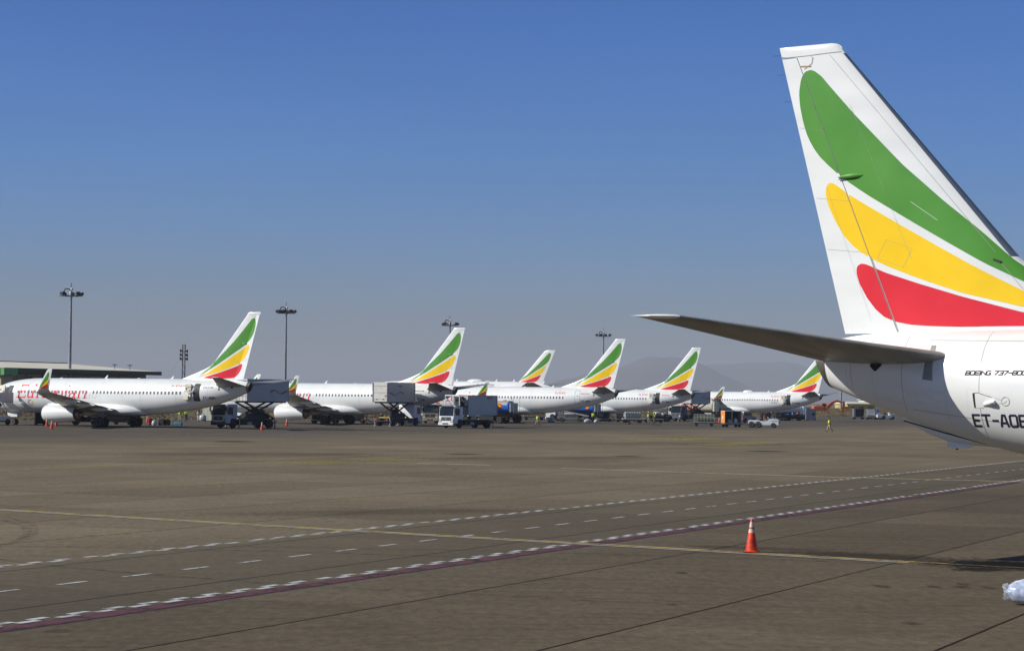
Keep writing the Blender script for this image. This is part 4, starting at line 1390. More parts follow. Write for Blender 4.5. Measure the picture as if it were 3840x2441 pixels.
# grass bank beyond the stands, land behind it, hills
def noise2(x, y): return math.sin(x * .13 + 1.7 * math.sin(y * .07)) * .5 + math.sin(x * .041 - y * .033 + 2) * .5
def bank():
    vs, fs = [], []
    d = Vector((.525, .851)); n = Vector((-.851, .525))
    prof = [(0, -.05), (2, .25), (5, .9), (9, 1.6), (14, 2.0), (20, 2.15), (30, 2.1), (45, 1.6), (70, .4), (95, -.05)]
    S = [-260 + 4.0 * i for i in range(200)]
    for s_ in S:
        for w, h in prof:
            k = noise2(s_, w)
            x, y = -45.6 + d.x * s_ + n.x * (w + k), 314 + d.y * s_ + n.y * (w + k)
            vs.append((x, y, h * (1 + .16 * k) * (1.0 if s_ < 215 else max(.78, 1 - (s_ - 215) / 60)) + (random.uniform(-.07, .07) if h > 0 else 0)))
    m = len(prof)
    for i in range(len(S) - 1):
        for j in range(m - 1):
            fs.append((i * m + j, i * m + j + 1, (i + 1) * m + j + 1, (i + 1) * m + j))
    me = bpy.data.meshes.new('grass_bank'); me.from_pydata(vs, [], fs)
    me.materials.append(mat('dry_grass', (.16, .12, .055), .95, var=.55, scale=.5, stretch=(.5, .5, 4)))
    ob = bpy.data.objects.new('grass_bank', me); COL.objects.link(ob); ob['kind'] = 'structure'
    # tufts of dry grass
    tv, tf = [], []
    for _ in range(16000):
        s_, w = random.uniform(-70, 330), random.random() ** 1.4 * 24 + .3
        k = noise2(s_, w)
        x, y = -45.6 + d.x * s_ + n.x * (w + k), 314 + d.y * s_ + n.y * (w + k)
        h = np.interp(w, [p[0] for p in prof], [p[1] for p in prof]) * (1 + .16 * k) * (1.0 if s_ < 215 else max(.78, 1 - (s_ - 215) / 60))
        for _b in range(3):
            a = random.uniform(0, 6.28); hh = random.uniform(.08, .3); ww = random.uniform(.05, .14)
            o = len(tv); dx, dy = math.cos(a) * ww, math.sin(a) * ww; lx, ly = jit(.2), jit(.2)
            tv += [(x - dx, y - dy, h - .08), (x + dx, y + dy, h - .08), (x + lx, y + ly, h + hh)]
            tf.append((o, o + 1, o + 2))
    me = bpy.data.meshes.new('grass'); me.from_pydata(tv, [], tf)
    me.materials.append(mat('grass_blades', (.19, .14, .055), .9, var=.5, scale=.25))
    ob = bpy.data.objects.new('grass', me); COL.objects.link(ob); ob['kind'] = 'stuff'
    ob['label'] = 'dry brown grass growing on the bank behind the parked airliners'; ob['category'] = 'grass'
bank()

def hill(name, dist, pts, depth, base=-20):
    """a range of hills: crest line given as (bearing tangent, height above eye per unit distance)"""
    cr = pchip([p[0] for p in pts], [p[1] for p in pts])
    vs, fs = [], []
    a0, a1 = pts[0][0], pts[-1][0]
    NX, NY = 220, 12
    for i in range(NX + 1):
        a = a0 + (a1 - a0) * i / NX
        h = cr(a) * dist + 3.6
        h += 5 * math.sin(a * 190) * math.sin(a * 73 + 1) + 2.5 * math.sin(a * 511)
        for j in range(NY + 1):
            v = j / NY
            y = dist - depth + depth * 2 * v
            k = math.sin(math.pi * v) ** 1.3 if v <= .5 else math.sin(math.pi * v) ** .9
            vs.append((a * dist + 60 * math.sin(v * 9 + i * .15), y, base + (h - base) * k + (18 * math.sin(i * .5 + v * 7) * k * (1 - k))))
    for i in range(NX):
        for j in range(NY):
            o = i * (NY + 1) + j
            fs.append((o, o + NY + 1, o + NY + 2, o + 1))
    me = bpy.data.meshes.new(name); me.from_pydata(vs, [], fs)
    me.polygons.foreach_set('use_smooth', [True] * len(fs))
    me.materials.append(mat('hill_scrub', (.10, .092, .075), .95, var=.3, scale=.002))
    ob = bpy.data.objects.new(name, me); COL.objects.link(ob); ob['kind'] = 'structure'
F_ = 7848.2
def cp(u, v): return ((u - 1920) / F_, ((1220.5 + 274.4 + (u - 1920) * .01065) - v) / F_)
hill('hills', 14000, [cp(*p) for p in ((-600, 1478), (200, 1470), (1200, 1474), (1800, 1462), (2000, 1452), (2150, 1420), (2250, 1386), (2330, 1366), (2400, 1339), (2460, 1339), (2540, 1341), (2600, 1353), (2640, 1372), (2700, 1400), (2760, 1440), (2820, 1480))], 2200)
hill('hills', 16500, [cp(*p) for p in ((2300, 1470), (2420, 1440), (2500, 1400), (2560, 1380), (2640, 1367), (2740, 1367), (2800, 1361), (2880, 1357), (2950, 1362), (3000, 1376), (3060, 1386), (3150, 1402), (3300, 1432), (3500, 1455), (3800, 1470), (4300, 1480))], 2200)

# ------------------------------------------------------------------ buildings
def hangar():
    t = thing('terminal_building', 'long low building with cream roof and dark green fascia behind the leftmost airliner', 'building', (-74, 311, 0), 0)
    ux, uy = Vector((.45, .893)), Vector((-.893, .45))       # along the front, back from the front
    LEN, DEP, EV, RI = 36.0, 38.0, 7.1, 8.7
    def P(a, b, z): return (ux.x * a + uy.x * b, ux.y * a + uy.y * b, z)
    def quadbox(mb, a0, a1, b0, b1, z0, z1, m):
        vs = [P(a0, b0, z0), P(a1, b0, z0), P(a1, b1, z0), P(a0, b1, z0), P(a0, b0, z1), P(a1, b0, z1), P(a1, b1, z1), P(a0, b1, z1)]
        mb.add(vs, [(3, 2, 1, 0), (4, 5, 6, 7), (0, 1, 5, 4), (1, 2, 6, 5), (2, 3, 7, 6), (3, 0, 4, 7)], m)
    mb = MB(); quadbox(mb, .5, LEN - .5, 2.2, DEP, 0, EV - .2, M_conc)
    quadbox(mb, -2.0, .5, .6, DEP, 0, EV - .9, M_wallt)
    mb.build('wall', t)
    mb = MB()
    vs = []
    for a in (-2.2, LEN): vs += [P(a, -.3, EV + .28), P(a, 19, RI), P(a, DEP + .5, EV + .28), P(a, DEP + .5, EV + .1), P(a, 19, RI - .2), P(a, -.3, EV + .1)]
    mb.add(vs, [(0, 1, 7, 6), (1, 2, 8, 7), (2, 3, 9, 8), (3, 4, 10, 9), (4, 5, 11, 10), (5, 0, 6, 11), (0, 5, 4, 1), (1, 4, 3, 2), (6, 7, 10, 11), (7, 8, 9, 10)], M_roof)
    rf = mb.build('roof', t)
    mb = MB(); quadbox(mb, -2.2, LEN + .02, 18.8, 19.2, RI - .03, RI + .12, M_black); mb.build('ridge_cap', rf)
    mb = MB(); quadbox(mb, .4, LEN + .05, -.55, -.35, EV - .3, EV + .3, M_fascia); mb.build('fascia', t)
    mb = MB()
    quadbox(mb, -2.45, -2.25, -.5, DEP, EV - .8, EV + .3, M_fascia2)
    for i in range(40): quadbox(mb, -2.52, -2.44, -.4 + i * .85, -.2 + i * .85, EV - .78, EV + .28, M_fascia2)
    quadbox(mb, -2.25, .4, -.55, -.35, EV - .8, EV + .3, M_fascia2)
    mb.build('gable_cladding', t)
    for i in range(6):
        mb = MB(); quadbox(mb, 1 + i * 6.6, 1.5 + i * 6.6, 1.2, 1.7, 0, EV - 1.1, M_conc); mb.build('column', t)
    for i in range(9):
        mb = MB(); a = 1.9 + i * 3.75
        quadbox(mb, a, a + 2.9, 2.05, 2.19, 4.4, 6.3, M_glass)
        wnd = mb.build('window', t)
        mb = MB(); quadbox(mb, a + 1.4, a + 1.5, 1.98, 2.05, 4.4, 6.3, M_steel); quadbox(mb, a - .08, a + 2.98, 1.98, 2.05, 6.3, 6.4, M_steel); quadbox(mb, a - .08, a + 2.98, 1.98, 2.05, 4.3, 4.4, M_steel)
        mb.build('frame', wnd)
    for a in (6.5, 20.5, 22.6):
        mb = MB(); quadbox(mb, a, a + 1.5, 1.7, 1.95, 4.6, 6.2, M_yelpaint); mb.build('sign_board', t)
    for a in (29.5, 33.5):
        mb = MB(); q = P(a, 4, EV + .5)
        mb.cyl(q, (q[0], q[1], q[2] + .85), .04, M_black, n=6)
        for h_, w_ in ((.85, .42), (.7, .3)):
            mb.cyl((q[0] - w_, q[1], q[2] + h_), (q[0] + w_, q[1], q[2] + h_), .04, M_black, n=5)
        mb.build('roof_aerial', t)
hangar()

def small_building(name, label, x, y, w, d, h, mw, mr, nwin, rz, roof_h=.5):
    t = thing(name, label, 'building', (x, y, 0), rz)
    mb = MB(); mb.box((0, 0, h / 2), (w, d, h), mw); mb.build('wall', t)
    mb = MB()
    mb.prism([(-d / 2 - .4, h), (d / 2 + .4, h), (d / 2 + .4, h + .12), (0, h + roof_h), (-d / 2 - .4, h + .12)], w + .8, mr, axis='X')
    mb.build('roof', t)
    for i in range(nwin):
        for k in range(max(1, int(h // 3))):
            mb = MB(); mb.box((-w / 2 + (i + .5) * w / nwin, -d / 2 - .02, h - 1.2 - k * 1.5), (w / nwin * .45, .08, .9), M_glass)
            f = mb.build('window', t)
            mb = MB(); mb.box((-w / 2 + (i + .5) * w / nwin, -d / 2 - .06, h - 1.7 - k * 1.5), (w / nwin * .55, .1, .08), mw); mb.build('sill', f)
    return t
M_ylw = mat('wall_yellow', (.58, .42, .12), .8, var=.12)
M_whw = mat('wall_white', (.70, .69, .66), .8, var=.08)
small_building('site_shed', 'low yellow building with pale roof behind the orange excavator', 101, 615, 9, 8, 3.1, M_ylw, M_roof, 3, 18, .7)
small_building('office_block', 'white building with rows of windows beside the yellow shed', 112, 640, 10, 8, 4.4, M_whw, M_whw, 5, 5, .2)

# ------------------------------------------------------------------ masts and tower
def floodlight_mast(x, y, h, label, seed):
    rnd = random.Random(seed)
    t = thing('floodlight_mast', label, 'light mast', (x, y, 0), rnd.uniform(0, 40), 'floodlight masts behind the airliners')
    mb = MB(); mb.cyl((0, 0, 0), (0, 0, h - .6), .30, M_mast, r1=.17, n=14)
    mb.box((0, 0, .1), (1.1, 1.1, .2), M_conc)
    mb.cyl((0, 0, h - .6), (0, 0, h + .9), .05, M_black, n=6)
    mb.build('pole', t)
    mb = MB()
    for a in (0, 60, 120):
        c, s = math.cos(R(a)), math.sin(R(a))
        mb.cyl((-1.8 * c, -1.8 * s, h - 1.15), (1.8 * c, 1.8 * s, h - 1.15), .05, M_black, n=6)
    pts = [(1.15 * math.cos(R(a)), 1.15 * math.sin(R(a)), h - 1.1) for a in range(0, 361, 30)]
    mb.tube(pts, .05, M_black)
    mb.lathe([(h - 1.35, .28), (h - .6, .30), (h - .4, .2)], M_mast, n=12)
    mb.build('crown_ring', t)
    for a in range(0, 360, 45):
        if a in (180, 270) and seed % 2: continue
        c, s = math.cos(R(a)), math.sin(R(a))
        mb = MB(M=Matrix.Translation((1.65 * c, 1.65 * s, h - .82)) @ Matrix.Rotation(R(a), 4, 'Z') @ Matrix.Rotation(R(28 + rnd.uniform(-10, 10)), 4, 'Y'))
        mb.box((0, 0, .05), (.40, .72, .48), M_black, ch=.06)
        mb.box((.24, 0, .05), (.04, .64, .40), M_glass)
        mb.box((-.05, 0, -.3), (.06, .06, .3), M_black)
        mb.build('floodlight', t)
    mb = MB(M=Matrix.Rotation(R(rnd.uniform(100, 200)), 4, 'Z'))
    mb.tube([(0, 0, h - .5), (.2, 0, h - .1), (.9, 0, h), (1.05, 0, h - .3), (1.05, 0, h - .6)], .09, M_black)
    mb.build('bracket_arm', t)
    mb = MB(); mb.lathe([(-.2, .1), (-.05, .2), (.12, .2), (.25, .08)], M_whw, o=(.12, -.1, h - .1), n=12); mb.build('camera_dome', t)
    return t
floodlight_mast(-68.8, 326, 20, 'tall floodlight mast in front of the green-edged building', 1)
floodlight_mast(-41.6, 385, 20, 'tall floodlight mast just right of the leftmost airliner fin', 2)
floodlight_mast(-13.1, 441, 20, 'floodlight mast partly hidden behind the second airliner fin', 3)
floodlight_mast(22.1, 505, 20, 'floodlight mast partly hidden behind the ET-APK fin', 5)
floodlight_mast(89.6, 569, 19.0, 'light mast standing in front of the orange excavator, its top hidden by the near tail', 4)

def lattice_tower(x, y, h):
    t = thing('loudspeaker_tower', 'slim lattice tower with six horn loudspeakers behind the leftmost airliner', 'tower', (x, y, 0), 20)
    mb = MB()
    w = .23
    cs = [(-w, -w), (w, -w), (w, w), (-w, w)]
    for c in cs: mb.cyl((c[0], c[1], 0), (c[0], c[1], h), .04, M_black, n=5)
    n = int(h / .6)
    for i in range(n):
        z0, z1 = i * h / n, (i + 1) * h / n
        for k in range(4):
            a, b_ = cs[k], cs[(k + 1) % 4]
            if i % 2: a, b_ = b_, a
            mb.cyl((a[0], a[1], z0), (b_[0], b_[1], z1), .02, M_black, n=4)
            mb.cyl((a[0], a[1], z1), (b_[0], b_[1], z1), .022, M_black, n=4)
    mb.build('lattice', t)
    for k in range(3):
        for s in (-1, 1):
            mb = MB()
            mb.lathe([(.28, .08), (.36, .1), (.62, .30), (.66, .32), (.6, .26), (.4, .05)], M_black, axis='X', n=14)
            mb.v = [(s * v[0], v[1], v[2] + h - 1.1 - k * .68) for v in mb.v]
            mb.build('horn_loudspeaker', t)
    mb = MB()
    for a in (30, 150, 270):
        mb.cyl((.3 * math.cos(R(a)), .3 * math.sin(R(a)), h - 1.6), (7 * math.cos(R(a)), 7 * math.sin(R(a)), 0), .008, M_black, n=4)
    mb.build('guy_wire', t)
lattice_tower(-56.4, 360, 12.3)
M_rimd = mat('dark_rim', (.09, .09, .09), .5, .3, var=.2)
# ------------------------------------------------------------------ vehicles (local +X is forward, origin on the ground)
def truck_cab(t, x0, paint_m, low_m=None):
    mb = MB()
    mb.prism([(x0, .62), (x0 + .02, 1.0), (x0 - .03, 1.45), (x0 - .16, 2.5), (x0 - .34, 2.66), (x0 - 1.72, 2.68), (x0 - 1.80, 2.58), (x0 - 1.80, .95), (x0 - 1.62, .95), (x0 - 1.48, 1.08), (x0 - 1.0, 1.08), (x0 - .84, .92), (x0 - .80, .55), (x0 - .1, .55)], 2.34, paint_m)
    cab = mb.build('cab', t, bevel=.05, smooth=40)
    mb = MB(); mb.prism([(x0 - .018, 1.46), (x0 - .135, 2.46), (x0 - .2, 2.46), (x0 - .1, 1.46)], 2.14, M_glass); mb.build('windscreen', cab)
    for s in (1, -1):
        mb = MB(); mb.prism([(x0 - .34, 1.58), (x0 - .40, 2.36), (x0 - 1.12, 2.36), (x0 - 1.12, 1.52), (x0 - .6, 1.52)], .03, M_glass, o=s * 1.172); mb.build('side_window', cab)
        mb = MB()
        for a, b_ in (((x0 - .28, .98), (x0 - .28, 2.45)), ((x0 - 1.2, 1.15), (x0 - 1.2, 2.45))):
            mb.box(((a[0] + b_[0]) / 2, s * 1.172, (a[1] + b_[1]) / 2), (.015, .012, b_[1] - a[1]), M_seam)
        mb.box((x0 - 1.05, s * 1.18, 1.4), (.16, .03, .04), M_black)
        mb.build('door', cab)
        mb = MB(); mb.box((x0 + .02, s * 1.36, 2.1), (.1, .2, .46), M_black, ch=.03); mb.tube([(x0 - .25, s * 1.17, 2.36), (x0 + .02, s * 1.36, 2.36), (x0 + .02, s * 1.36, 1.86), (x0 - .2, s * 1.17, 1.8)], .018, M_black); mb.build('mirror', cab)
        mb = MB(); mb.prism([(x0 + .025, .72), (x0 + .025, 1.06), (x0 - .05, 1.08), (x0 - .05, .70)], .46, M_black, o=s * .92); mb.build('headlight_surround', cab)
        mb = MB(); mb.prism([(x0 + .035, .78), (x0 + .035, 1.0), (x0 - .05, 1.02), (x0 - .05, .76)], .34, mat('headlight_glass', (.6, .6, .58), .1, spec=.8), o=s * .93); mb.build('headlight', cab)
    mb = MB()
    mb.prism([(x0 + .03, .90), (x0 + .012, 1.34), (x0 - .06, 1.34), (x0 - .04, .90)], 1.5, M_black)
    for k in range(4): mb.box((x0 + .03 - k * .004, 0, .96 + k * .1), (.03, 1.42, .022), M_steel if k in (1, 3) else M_black)
    mb.cyl((x0 + .02, 0, 1.12), (x0 + .05, 0, 1.12), .11, M_steel, n=14)
    mb.build('grille', cab)
    mb = MB(); mb.box((x0 + .0, 0, .52), (.24, 2.36, .38), low_m or paint_m, ch=.05); mb.box((x0 + .1, 0, .54), (.06, .9, .16), M_black); mb.build('bumper', cab)
    mb = MB(); mb.prism([(x0 - .05, 2.52), (x0 + .1, 2.56), (x0 + .1, 2.62), (x0 - .2, 2.66)], 2.0, M_black); mb.build('sun_visor', cab)
    return cab

def truck_base(t, x0, xr, rear_axles=1):
    mb = MB()
    for s in (1, -1): mb.box(((x0 - .4 + xr - .9) / 2, s * .42, .78), (x0 - .4 - xr + .9, .12, .26), M_chassis)
    mb.box(((x0 - 1.9 + xr) / 2, 0, .95), (x0 - 1.9 - xr + 1.4, 1.9, .1), M_chassis)
    mb.box(((x0 + xr) / 2 - .3, 0, .62), (x0 - xr - 1.2, 1.5, .55), M_chassis)  # solid filler added to block light under the truck
    mb.box((x0 - 2.7, 1.0, .62), (1.0, .4, .5), M_chassis, ch=.06); mb.box((x0 - 2.7, -1.0, .62), (1.1, .4, .5), M_chassis, ch=.06)
    mb.box((xr - 1.0, 0, .62), (.1, 2.2, .14), M_chassis)
    for s in (1, -1):
        mb.box((x0 - 3.6, s * 1.05, .55), (.7, .25, .34), M_steel, ch=.04)
        mb.cyl((xr + .0, s * .9, .48), (xr, s * .5, .48), .12, M_chassis)
    mb.build('chassis', t)
    for s in (1, -1):
        wheel('wheel', t, (x0 - 1.24, s * 1.02, .48), .48, .28, hub=M_rimd)
        for k in range(rear_axles):
            for d_ in (.88, 1.16) if rear_axles == 1 else (1.05,):
                wheel('wheel', t, (xr + k * 1.15, s * (d_ - .06), .48), .48, .25, hub=M_rimd)
        mb = MB(); mb.box((xr - 1.08, s * .85, .8), (.05, .3, .12), M_lred); mb.build('tail_light', t)

def stripes_on(mb, xa, xb, y, z, s=1):
    """three wavy ribbons painted on the side of the box"""
    for k, m in enumerate((M_fascia, mat('ribbon_ochre', (.30, .17, .03), .5), M_lred)):
        pts = []
        for i in range(25):
            u = i / 24
            pts.append((xa + (xb - xa) * u, z + .22 * math.sin(u * 7.5 - .4 + k * .25) * (1 - .35 * u) + .03 * k))
        pline(mb, pts, .045, lambda a, b_: (a, y, b_), m, seg=5)

def catering_truck(label, loc, rz, paint_m, xbox, zbox, L_=5.4, h=2.3, raised=True, group='high-lift catering trucks', writing=True, body_m=None, rear_m=None, logo=True, low_m=None):
    t = thing('catering_truck', label, 'truck', (*loc, 0), rz, group)
    x0, xr = 4.2, -2.4
    truck_cab(t, x0, paint_m, low_m)
    truck_base(t, x0, xr)
    body_m = body_m or M_body; rear_m = rear_m or M_boxrear
    mb = MB()
    mb.box((xbox, 0, zbox + h / 2), (L_, 2.42, h), body_m, ch=.03)
    for z in (zbox + .05, zbox + h - .05):
        for s in (1, -1): mb.box((xbox, s * 1.215, z), (L_ - .04, .05, .1), M_steel)
    for s in (1, -1):
        for k in range(2): mb.box((xbox + (k - .5) * (L_ - .1), s * 1.213, zbox + h / 2), (.1, .06, h - .2), M_steel)
    box = mb.build('box_body', t)
    mb = MB()
    xb = xbox - L_ / 2
    mb.box((xb - .03, 0, zbox + h / 2), (.06, 2.2, h - .16), rear_m)
    for z in (.12, .5, .88): mb.box((xb - .07, 0, zbox + .1 + (h - .3) * z), (.03, 2.1, .03), M_steel)
    for y in (-1.06, 1.06): mb.box((xb - .08, y, zbox + h / 2), (.06, .08, h - .1), M_steel)
    for y in (-.5, .5): mb.box((xb - .07, y, zbox + .35), (.04, .2, .12), M_black)
    mb.box((xb - .07, -.8, zbox + .8), (.06, .2, .26), M_yelpaint)
    mb.build('rear_shutter', box)
    if logo:
        mb = MB()
        for s in (1, -1):
            stripes_on(mb, xbox - L_ * .05 * s, xbox - L_ * .46, s * 1.226, zbox + h * .42)
            if writing:
                letters(mb, 'ETHIOPIAN', xbox + .9 * s, zbox + h * .78, .13, .03, lambda a, b_, s=s: (a, s * 1.226, b_), M_chassis, sx=1.1, shear=.2, d=-s)
        mb.build('painted_ribbons', box)
    if not raised and writing:
        mb = MB()
        letters(mb, 'HIGH LIFT', xbox - .8, zbox + h * .84, .18, .045, lambda a, b_: (a, 1.226, b_), M_lred, sx=1.1, shear=.15, d=-1)
        mb.build('side_lettering', box)
    mb = MB()   # loading platform in front of the box
    px = xbox + L_ / 2
    mb.box((px + .75, 0, zbox + .02), (1.5, 2.3, .1), M_steel)
    for s in (1, -1):
        for k in range(4): mb.cyl((px + .1 + k * .45, s * 1.12, zbox), (px + .1 + k * .45, s * 1.12, zbox + 1.1), .025, M_steel, n=6)
        for z in (.55, 1.1): mb.cyl((px + .05, s * 1.12, zbox + z), (px + 1.48, s * 1.12, zbox + z), .025, M_steel, n=6)
    mb.build('loading_platform', t)
    if raised:
        mb = MB()
        z0, z1 = 1.05, zbox - .08
        a, b_ = min(xbox, -.0) - 2.1, min(xbox, .0) + 2.1
        a = max(a, -3.3); b_ = a + 4.4
        zm = (z0 + z1) / 2
        for s in (.78, -.78):
            for p, q in (((a, z0), (b_, z1)), ((b_, z0), (a, z1))):
                ang = math.atan2(q[1] - p[1], q[0] - p[0])
                mb.box(((p[0] + q[0]) / 2, s * (1 if p[0] == a else .86), zm), (math.hypot(q[0] - p[0], q[1] - p[1]), .09, .2), M_chassis, rot=(0, -ang, 0))
        for x, z in ((a, z0), (b_, z0), (a, z1), (b_, z1), ((a + b_) / 2, zm)):
            mb.cyl((x, -.85, z), (x, .85, z), .07, M_yelpaint, n=8)
        mb.cyl((a + .3, .3, z0), (a + 2.4, .3, zm + .35), .1, M_yelpaint, n=10); mb.cyl((a + .3, -.3, z0), (a + 2.4, -.3, zm + .35), .1, M_yelpaint, n=10)
        mb.box(((a + b_) / 2, 0, z0 + .25), (3.2, 1.3, .55), M_chassis, ch=.05); mb.box(((a + b_) / 2 - .4, 0, z0 + .75), (1.4, .9, .5), M_chassis)
        for k_ in (.3, .7): mb.box((a + (b_ - a) * .5, 0, z0 + (z1 - z0) * k_), (2.6, 1.5, .08), M_chassis)
        mb.build('scissor_lift', t)
        mb = MB(); mb.box((xbox, 0, zbox - .08), (L_ - .2, 1.8, .14), M_chassis); mb.build('lift_frame', t)
        for s in (1, -1):
            for x in (x0 - 2.1, xr - .75):
                mb = MB(); mb.box((x, s * 1.12, .5), (.12, .12, .9), M_steel); mb.box((x, s * 1.12, .03), (.34, .34, .06), M_steel); mb.build('outrigger', t)
    else:
        mb = MB()   # guard frame and steps standing on the platform over the cab
        for s in (1, -1):
            for x in (px + .15, px + 1.5): mb.box((x, s * 1.1, zbox + 1.72), (.07, .07, 1.36), M_cabw)
            mb.box((px + .82, s * 1.1, zbox + 2.38), (1.42, .08, .1), M_cabw)
            mb.box((px + .82, s * 1.1, zbox + 1.75), (1.42, .05, .06), M_cabw)
            mb.cyl((px + .15, s * 1.1, zbox + 1.1), (px + 1.5, s * 1.1, zbox + 2.3), .03, M_cabw, n=6)
        mb.box((px + 1.52, 0, zbox + 2.38), (.09, 2.2, .14), M_cabw)
        mb.box((px + .9, 0, zbox + 1.08), (1.9, 2.4, .1), M_chassis)
        mb.box((px + .5, .3, zbox + 1.7), (.7, .9, 1.1), M_chassis)
        mb.build('platform_guard', t)
        mb = MB()
        for k in range(3): mb.box((xr - 1.3, .4, .4 + k * .25), (.3, .9, .04), M_chassis)
        for s in (0, .85): mb.box((xr - 1.4, s, .55), (.05, .05, 1.0), M_chassis)
        mb.build('rear_steps', t)
    return t
catering_truck('high-lift truck under the leftmost airliner tail, its shaded blue-grey box raised', (-29.6, 235.0), 228, mat('cab_white_shaded', (.5, .51, .52), .4), -2.0, 3.0, L_=6.2, h=2.5, raised=True, low_m=M_black)  # white cab greyed, its shade put into the paint colour
catering_truck('high-lift truck seen from behind, cream shutter on its raised grey box', (-14.6, 266.5), 60, M_cabw, -.6, 3.0, L_=6.2, h=2.5)
catering_truck('white cab high-lift truck with lowered grey box, in front of the others', (-5.2, 254.5), 232, M_cabw, -1.3, 1.55, L_=5.7, h=2.42, raised=False, logo=False)
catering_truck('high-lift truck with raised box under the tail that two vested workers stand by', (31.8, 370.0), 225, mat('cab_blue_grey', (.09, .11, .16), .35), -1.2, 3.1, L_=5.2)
def flat_truck(label, loc, rz):
    t = thing('flatbed_truck', label, 'truck', (*loc, 0), rz)
    truck_cab(t, 4.2, mat('cab_tan', (.27, .23, .17), .5, var=.2)); truck_base(t, 4.2, -2.4)
    mb = MB(); mb.box((-.8, 0, 1.12), (6.4, 2.4, .16), M_chassis)
    for s in (1, -1): mb.box((-.8, s * 1.2, 1.4), (6.4, .06, .5), M_tan)
    mb.build('load_bed', t)
    mb = MB()
    for k in range(5): mb.box((3.4, -.9 + k * .45, 2.86), (.12, .44, .22), M_lred if k % 2 == 0 else M_cabw)
    mb.build('striped_warning_bar', t)
    return t
flat_truck('tan-fronted truck behind the lowered grey high-lift truck, red and white bar on its cab', (-10.4, 300), 256)

def tanker(label, loc, rz, tank_m, top_m, L_, zt, r, emblem=None, lettering=None, cab_m=None, low_m=None, group='fuel tankers'):
    t = thing('fuel_tanker', label, 'tanker', (*loc, 0), rz, group)
    x0, xr = L_ / 2 + 2.3, -L_ / 2 + 1.3
    truck_cab(t, x0, cab_m or M_cabw); truck_base(t, x0, xr + .2)
    zc = zt - r
    mb = MB()
    n = 36
    rings = []
    for x, k in ((-L_ / 2, .86), (-L_ / 2 + .12, .97), (-L_ / 2 + .4, 1), (L_ / 2 - .4, 1), (L_ / 2 - .12, .97), (L_ / 2, .86)):
        rings.append([(x, 1.2 * k * math.copysign(abs(math.cos(a)) ** .72, math.cos(a)), zc + r * k * math.copysign(abs(math.sin(a)) ** .8, math.sin(a))) for a in [2 * math.pi * j / n for j in range(n)]])
    mb.loft(rings, tank_m)
    tk = mb.build('tank', t)
    if top_m is not tank_m:
        mb = MB()
        mb.loft([[(x, 1.2 * 1.008 * math.copysign(abs(math.cos(a)) ** .72, math.cos(a)), zc + r * 1.008 * abs(math.sin(a)) ** .8) for a in [R(18 + 144 * j / 24) for j in range(25)]] for x in (-L_ / 2 + .3, L_ / 2 - .3)], top_m, caps=(False, False), closed=False)
        mb.build('upper_shell', tk)
    mb = MB(); mb.box((0, 0, zt + .02), (L_ * .92, 1.3, .14), top_m, ch=.04)
    for k in range(3): mb.cyl((-L_ * .3 + k * L_ * .3, 0, zt), (-L_ * .3 + k * L_ * .3, 0, zt + .2), .25, M_steel, n=12)
    mb.build('top_walkway', tk)
    mb = MB(); mb.box((0, 0, zc - r - .05), (L_, 1.2, .2), M_chassis)
    for s in (1, -1): mb.box((.6, s * 1.06, .75), (L_ * .4, .3, .7), low_m or M_chassis, ch=.04)
    mb.build('pump_locker', t)
    mb = MB(); mb.box((-L_ / 2 - .2, 0, zc - .1), (.35, 2.2, r * 1.7), tank_m if lettering and lettering[0] == 'TOTAL' else M_steel, ch=.05)
    for s in (1, -1): mb.tube([(-L_ / 2 - .7, s * 1.0, 1.1), (-L_ / 2 - .7, s * 1.0, zt + .35), (-L_ / 2 - .2, s * 1.0, zt + .35)], .03, M_steel)
    for k in range(5): mb.cyl((-L_ / 2 - .7, .5, 1.2 + k * .35), (-L_ / 2 - .7, 1.0, 1.2 + k * .35), .02, M_steel, n=5)
    mb.build('hose_cabinet', t)
    mb = MB(); mb.lathe([(zt + .3, .09), (zt + .42, .09), (zt + .5, .03)], M_lred, o=(-L_ / 2 - .3, .9, 0), n=10); mb.build('beacon', t)
    if emblem:
        for s in (1, -1):
            mb = MB()
            mb.cyl((-L_ / 2 + emblem, s * 1.2, zc + .1), (-L_ / 2 + emblem, s * 1.225, zc + .1), .42, M_orange2, n=28)
            mb.prism([(-L_ / 2 + emblem - .26, zc + .06), (-L_ / 2 + emblem + .1, zc + .3), (-L_ / 2 + emblem + .28, zc + .02), (-L_ / 2 + emblem - .02, zc - .18)], .03, M_yellow, o=s * 1.222)
            mb.build('emblem', tk)
    if lettering:
        for s in (1, -1):
            mb = MB()
            letters(mb, lettering[0], lettering[1] * s, zc + lettering[2], lettering[3], lettering[3] * .2, lambda a, b_, s=s: (a, s * 1.222, b_), lettering[4], sx=1.1, d=-s, gap=.3)
            mb.build('lettering', tk)
    return t
tanker('blue and tan tanker with round orange emblem, behind the lowered grey high-lift truck', (-2.5, 304), 153, M_blue, M_tan, 6.0, 3.2, .78, emblem=1.5)
tanker('blue tanker with round orange emblem, half hidden under the ET-APK tail', (11.2, 347), 153, M_blue, M_blue, 6.4, 3.1, .78, emblem=1.1)
tanker('large cream tanker lettered TOTAL in red, behind the cage cart', (34.0, 380), 152, M_tankw, M_tankw, 6.4, 3.75, 1.08, lettering=('TOTAL', 2.9, -.72, .8, M_lred))
tanker('white and blue tanker with white cab under the farthest airliner tail', (55.6, 424), 8, M_cabw, M_cabw, 5.6, 3.0, .85, low_m=M_blue, lettering=('HB', 1.2, -.1, .5, M_lred))

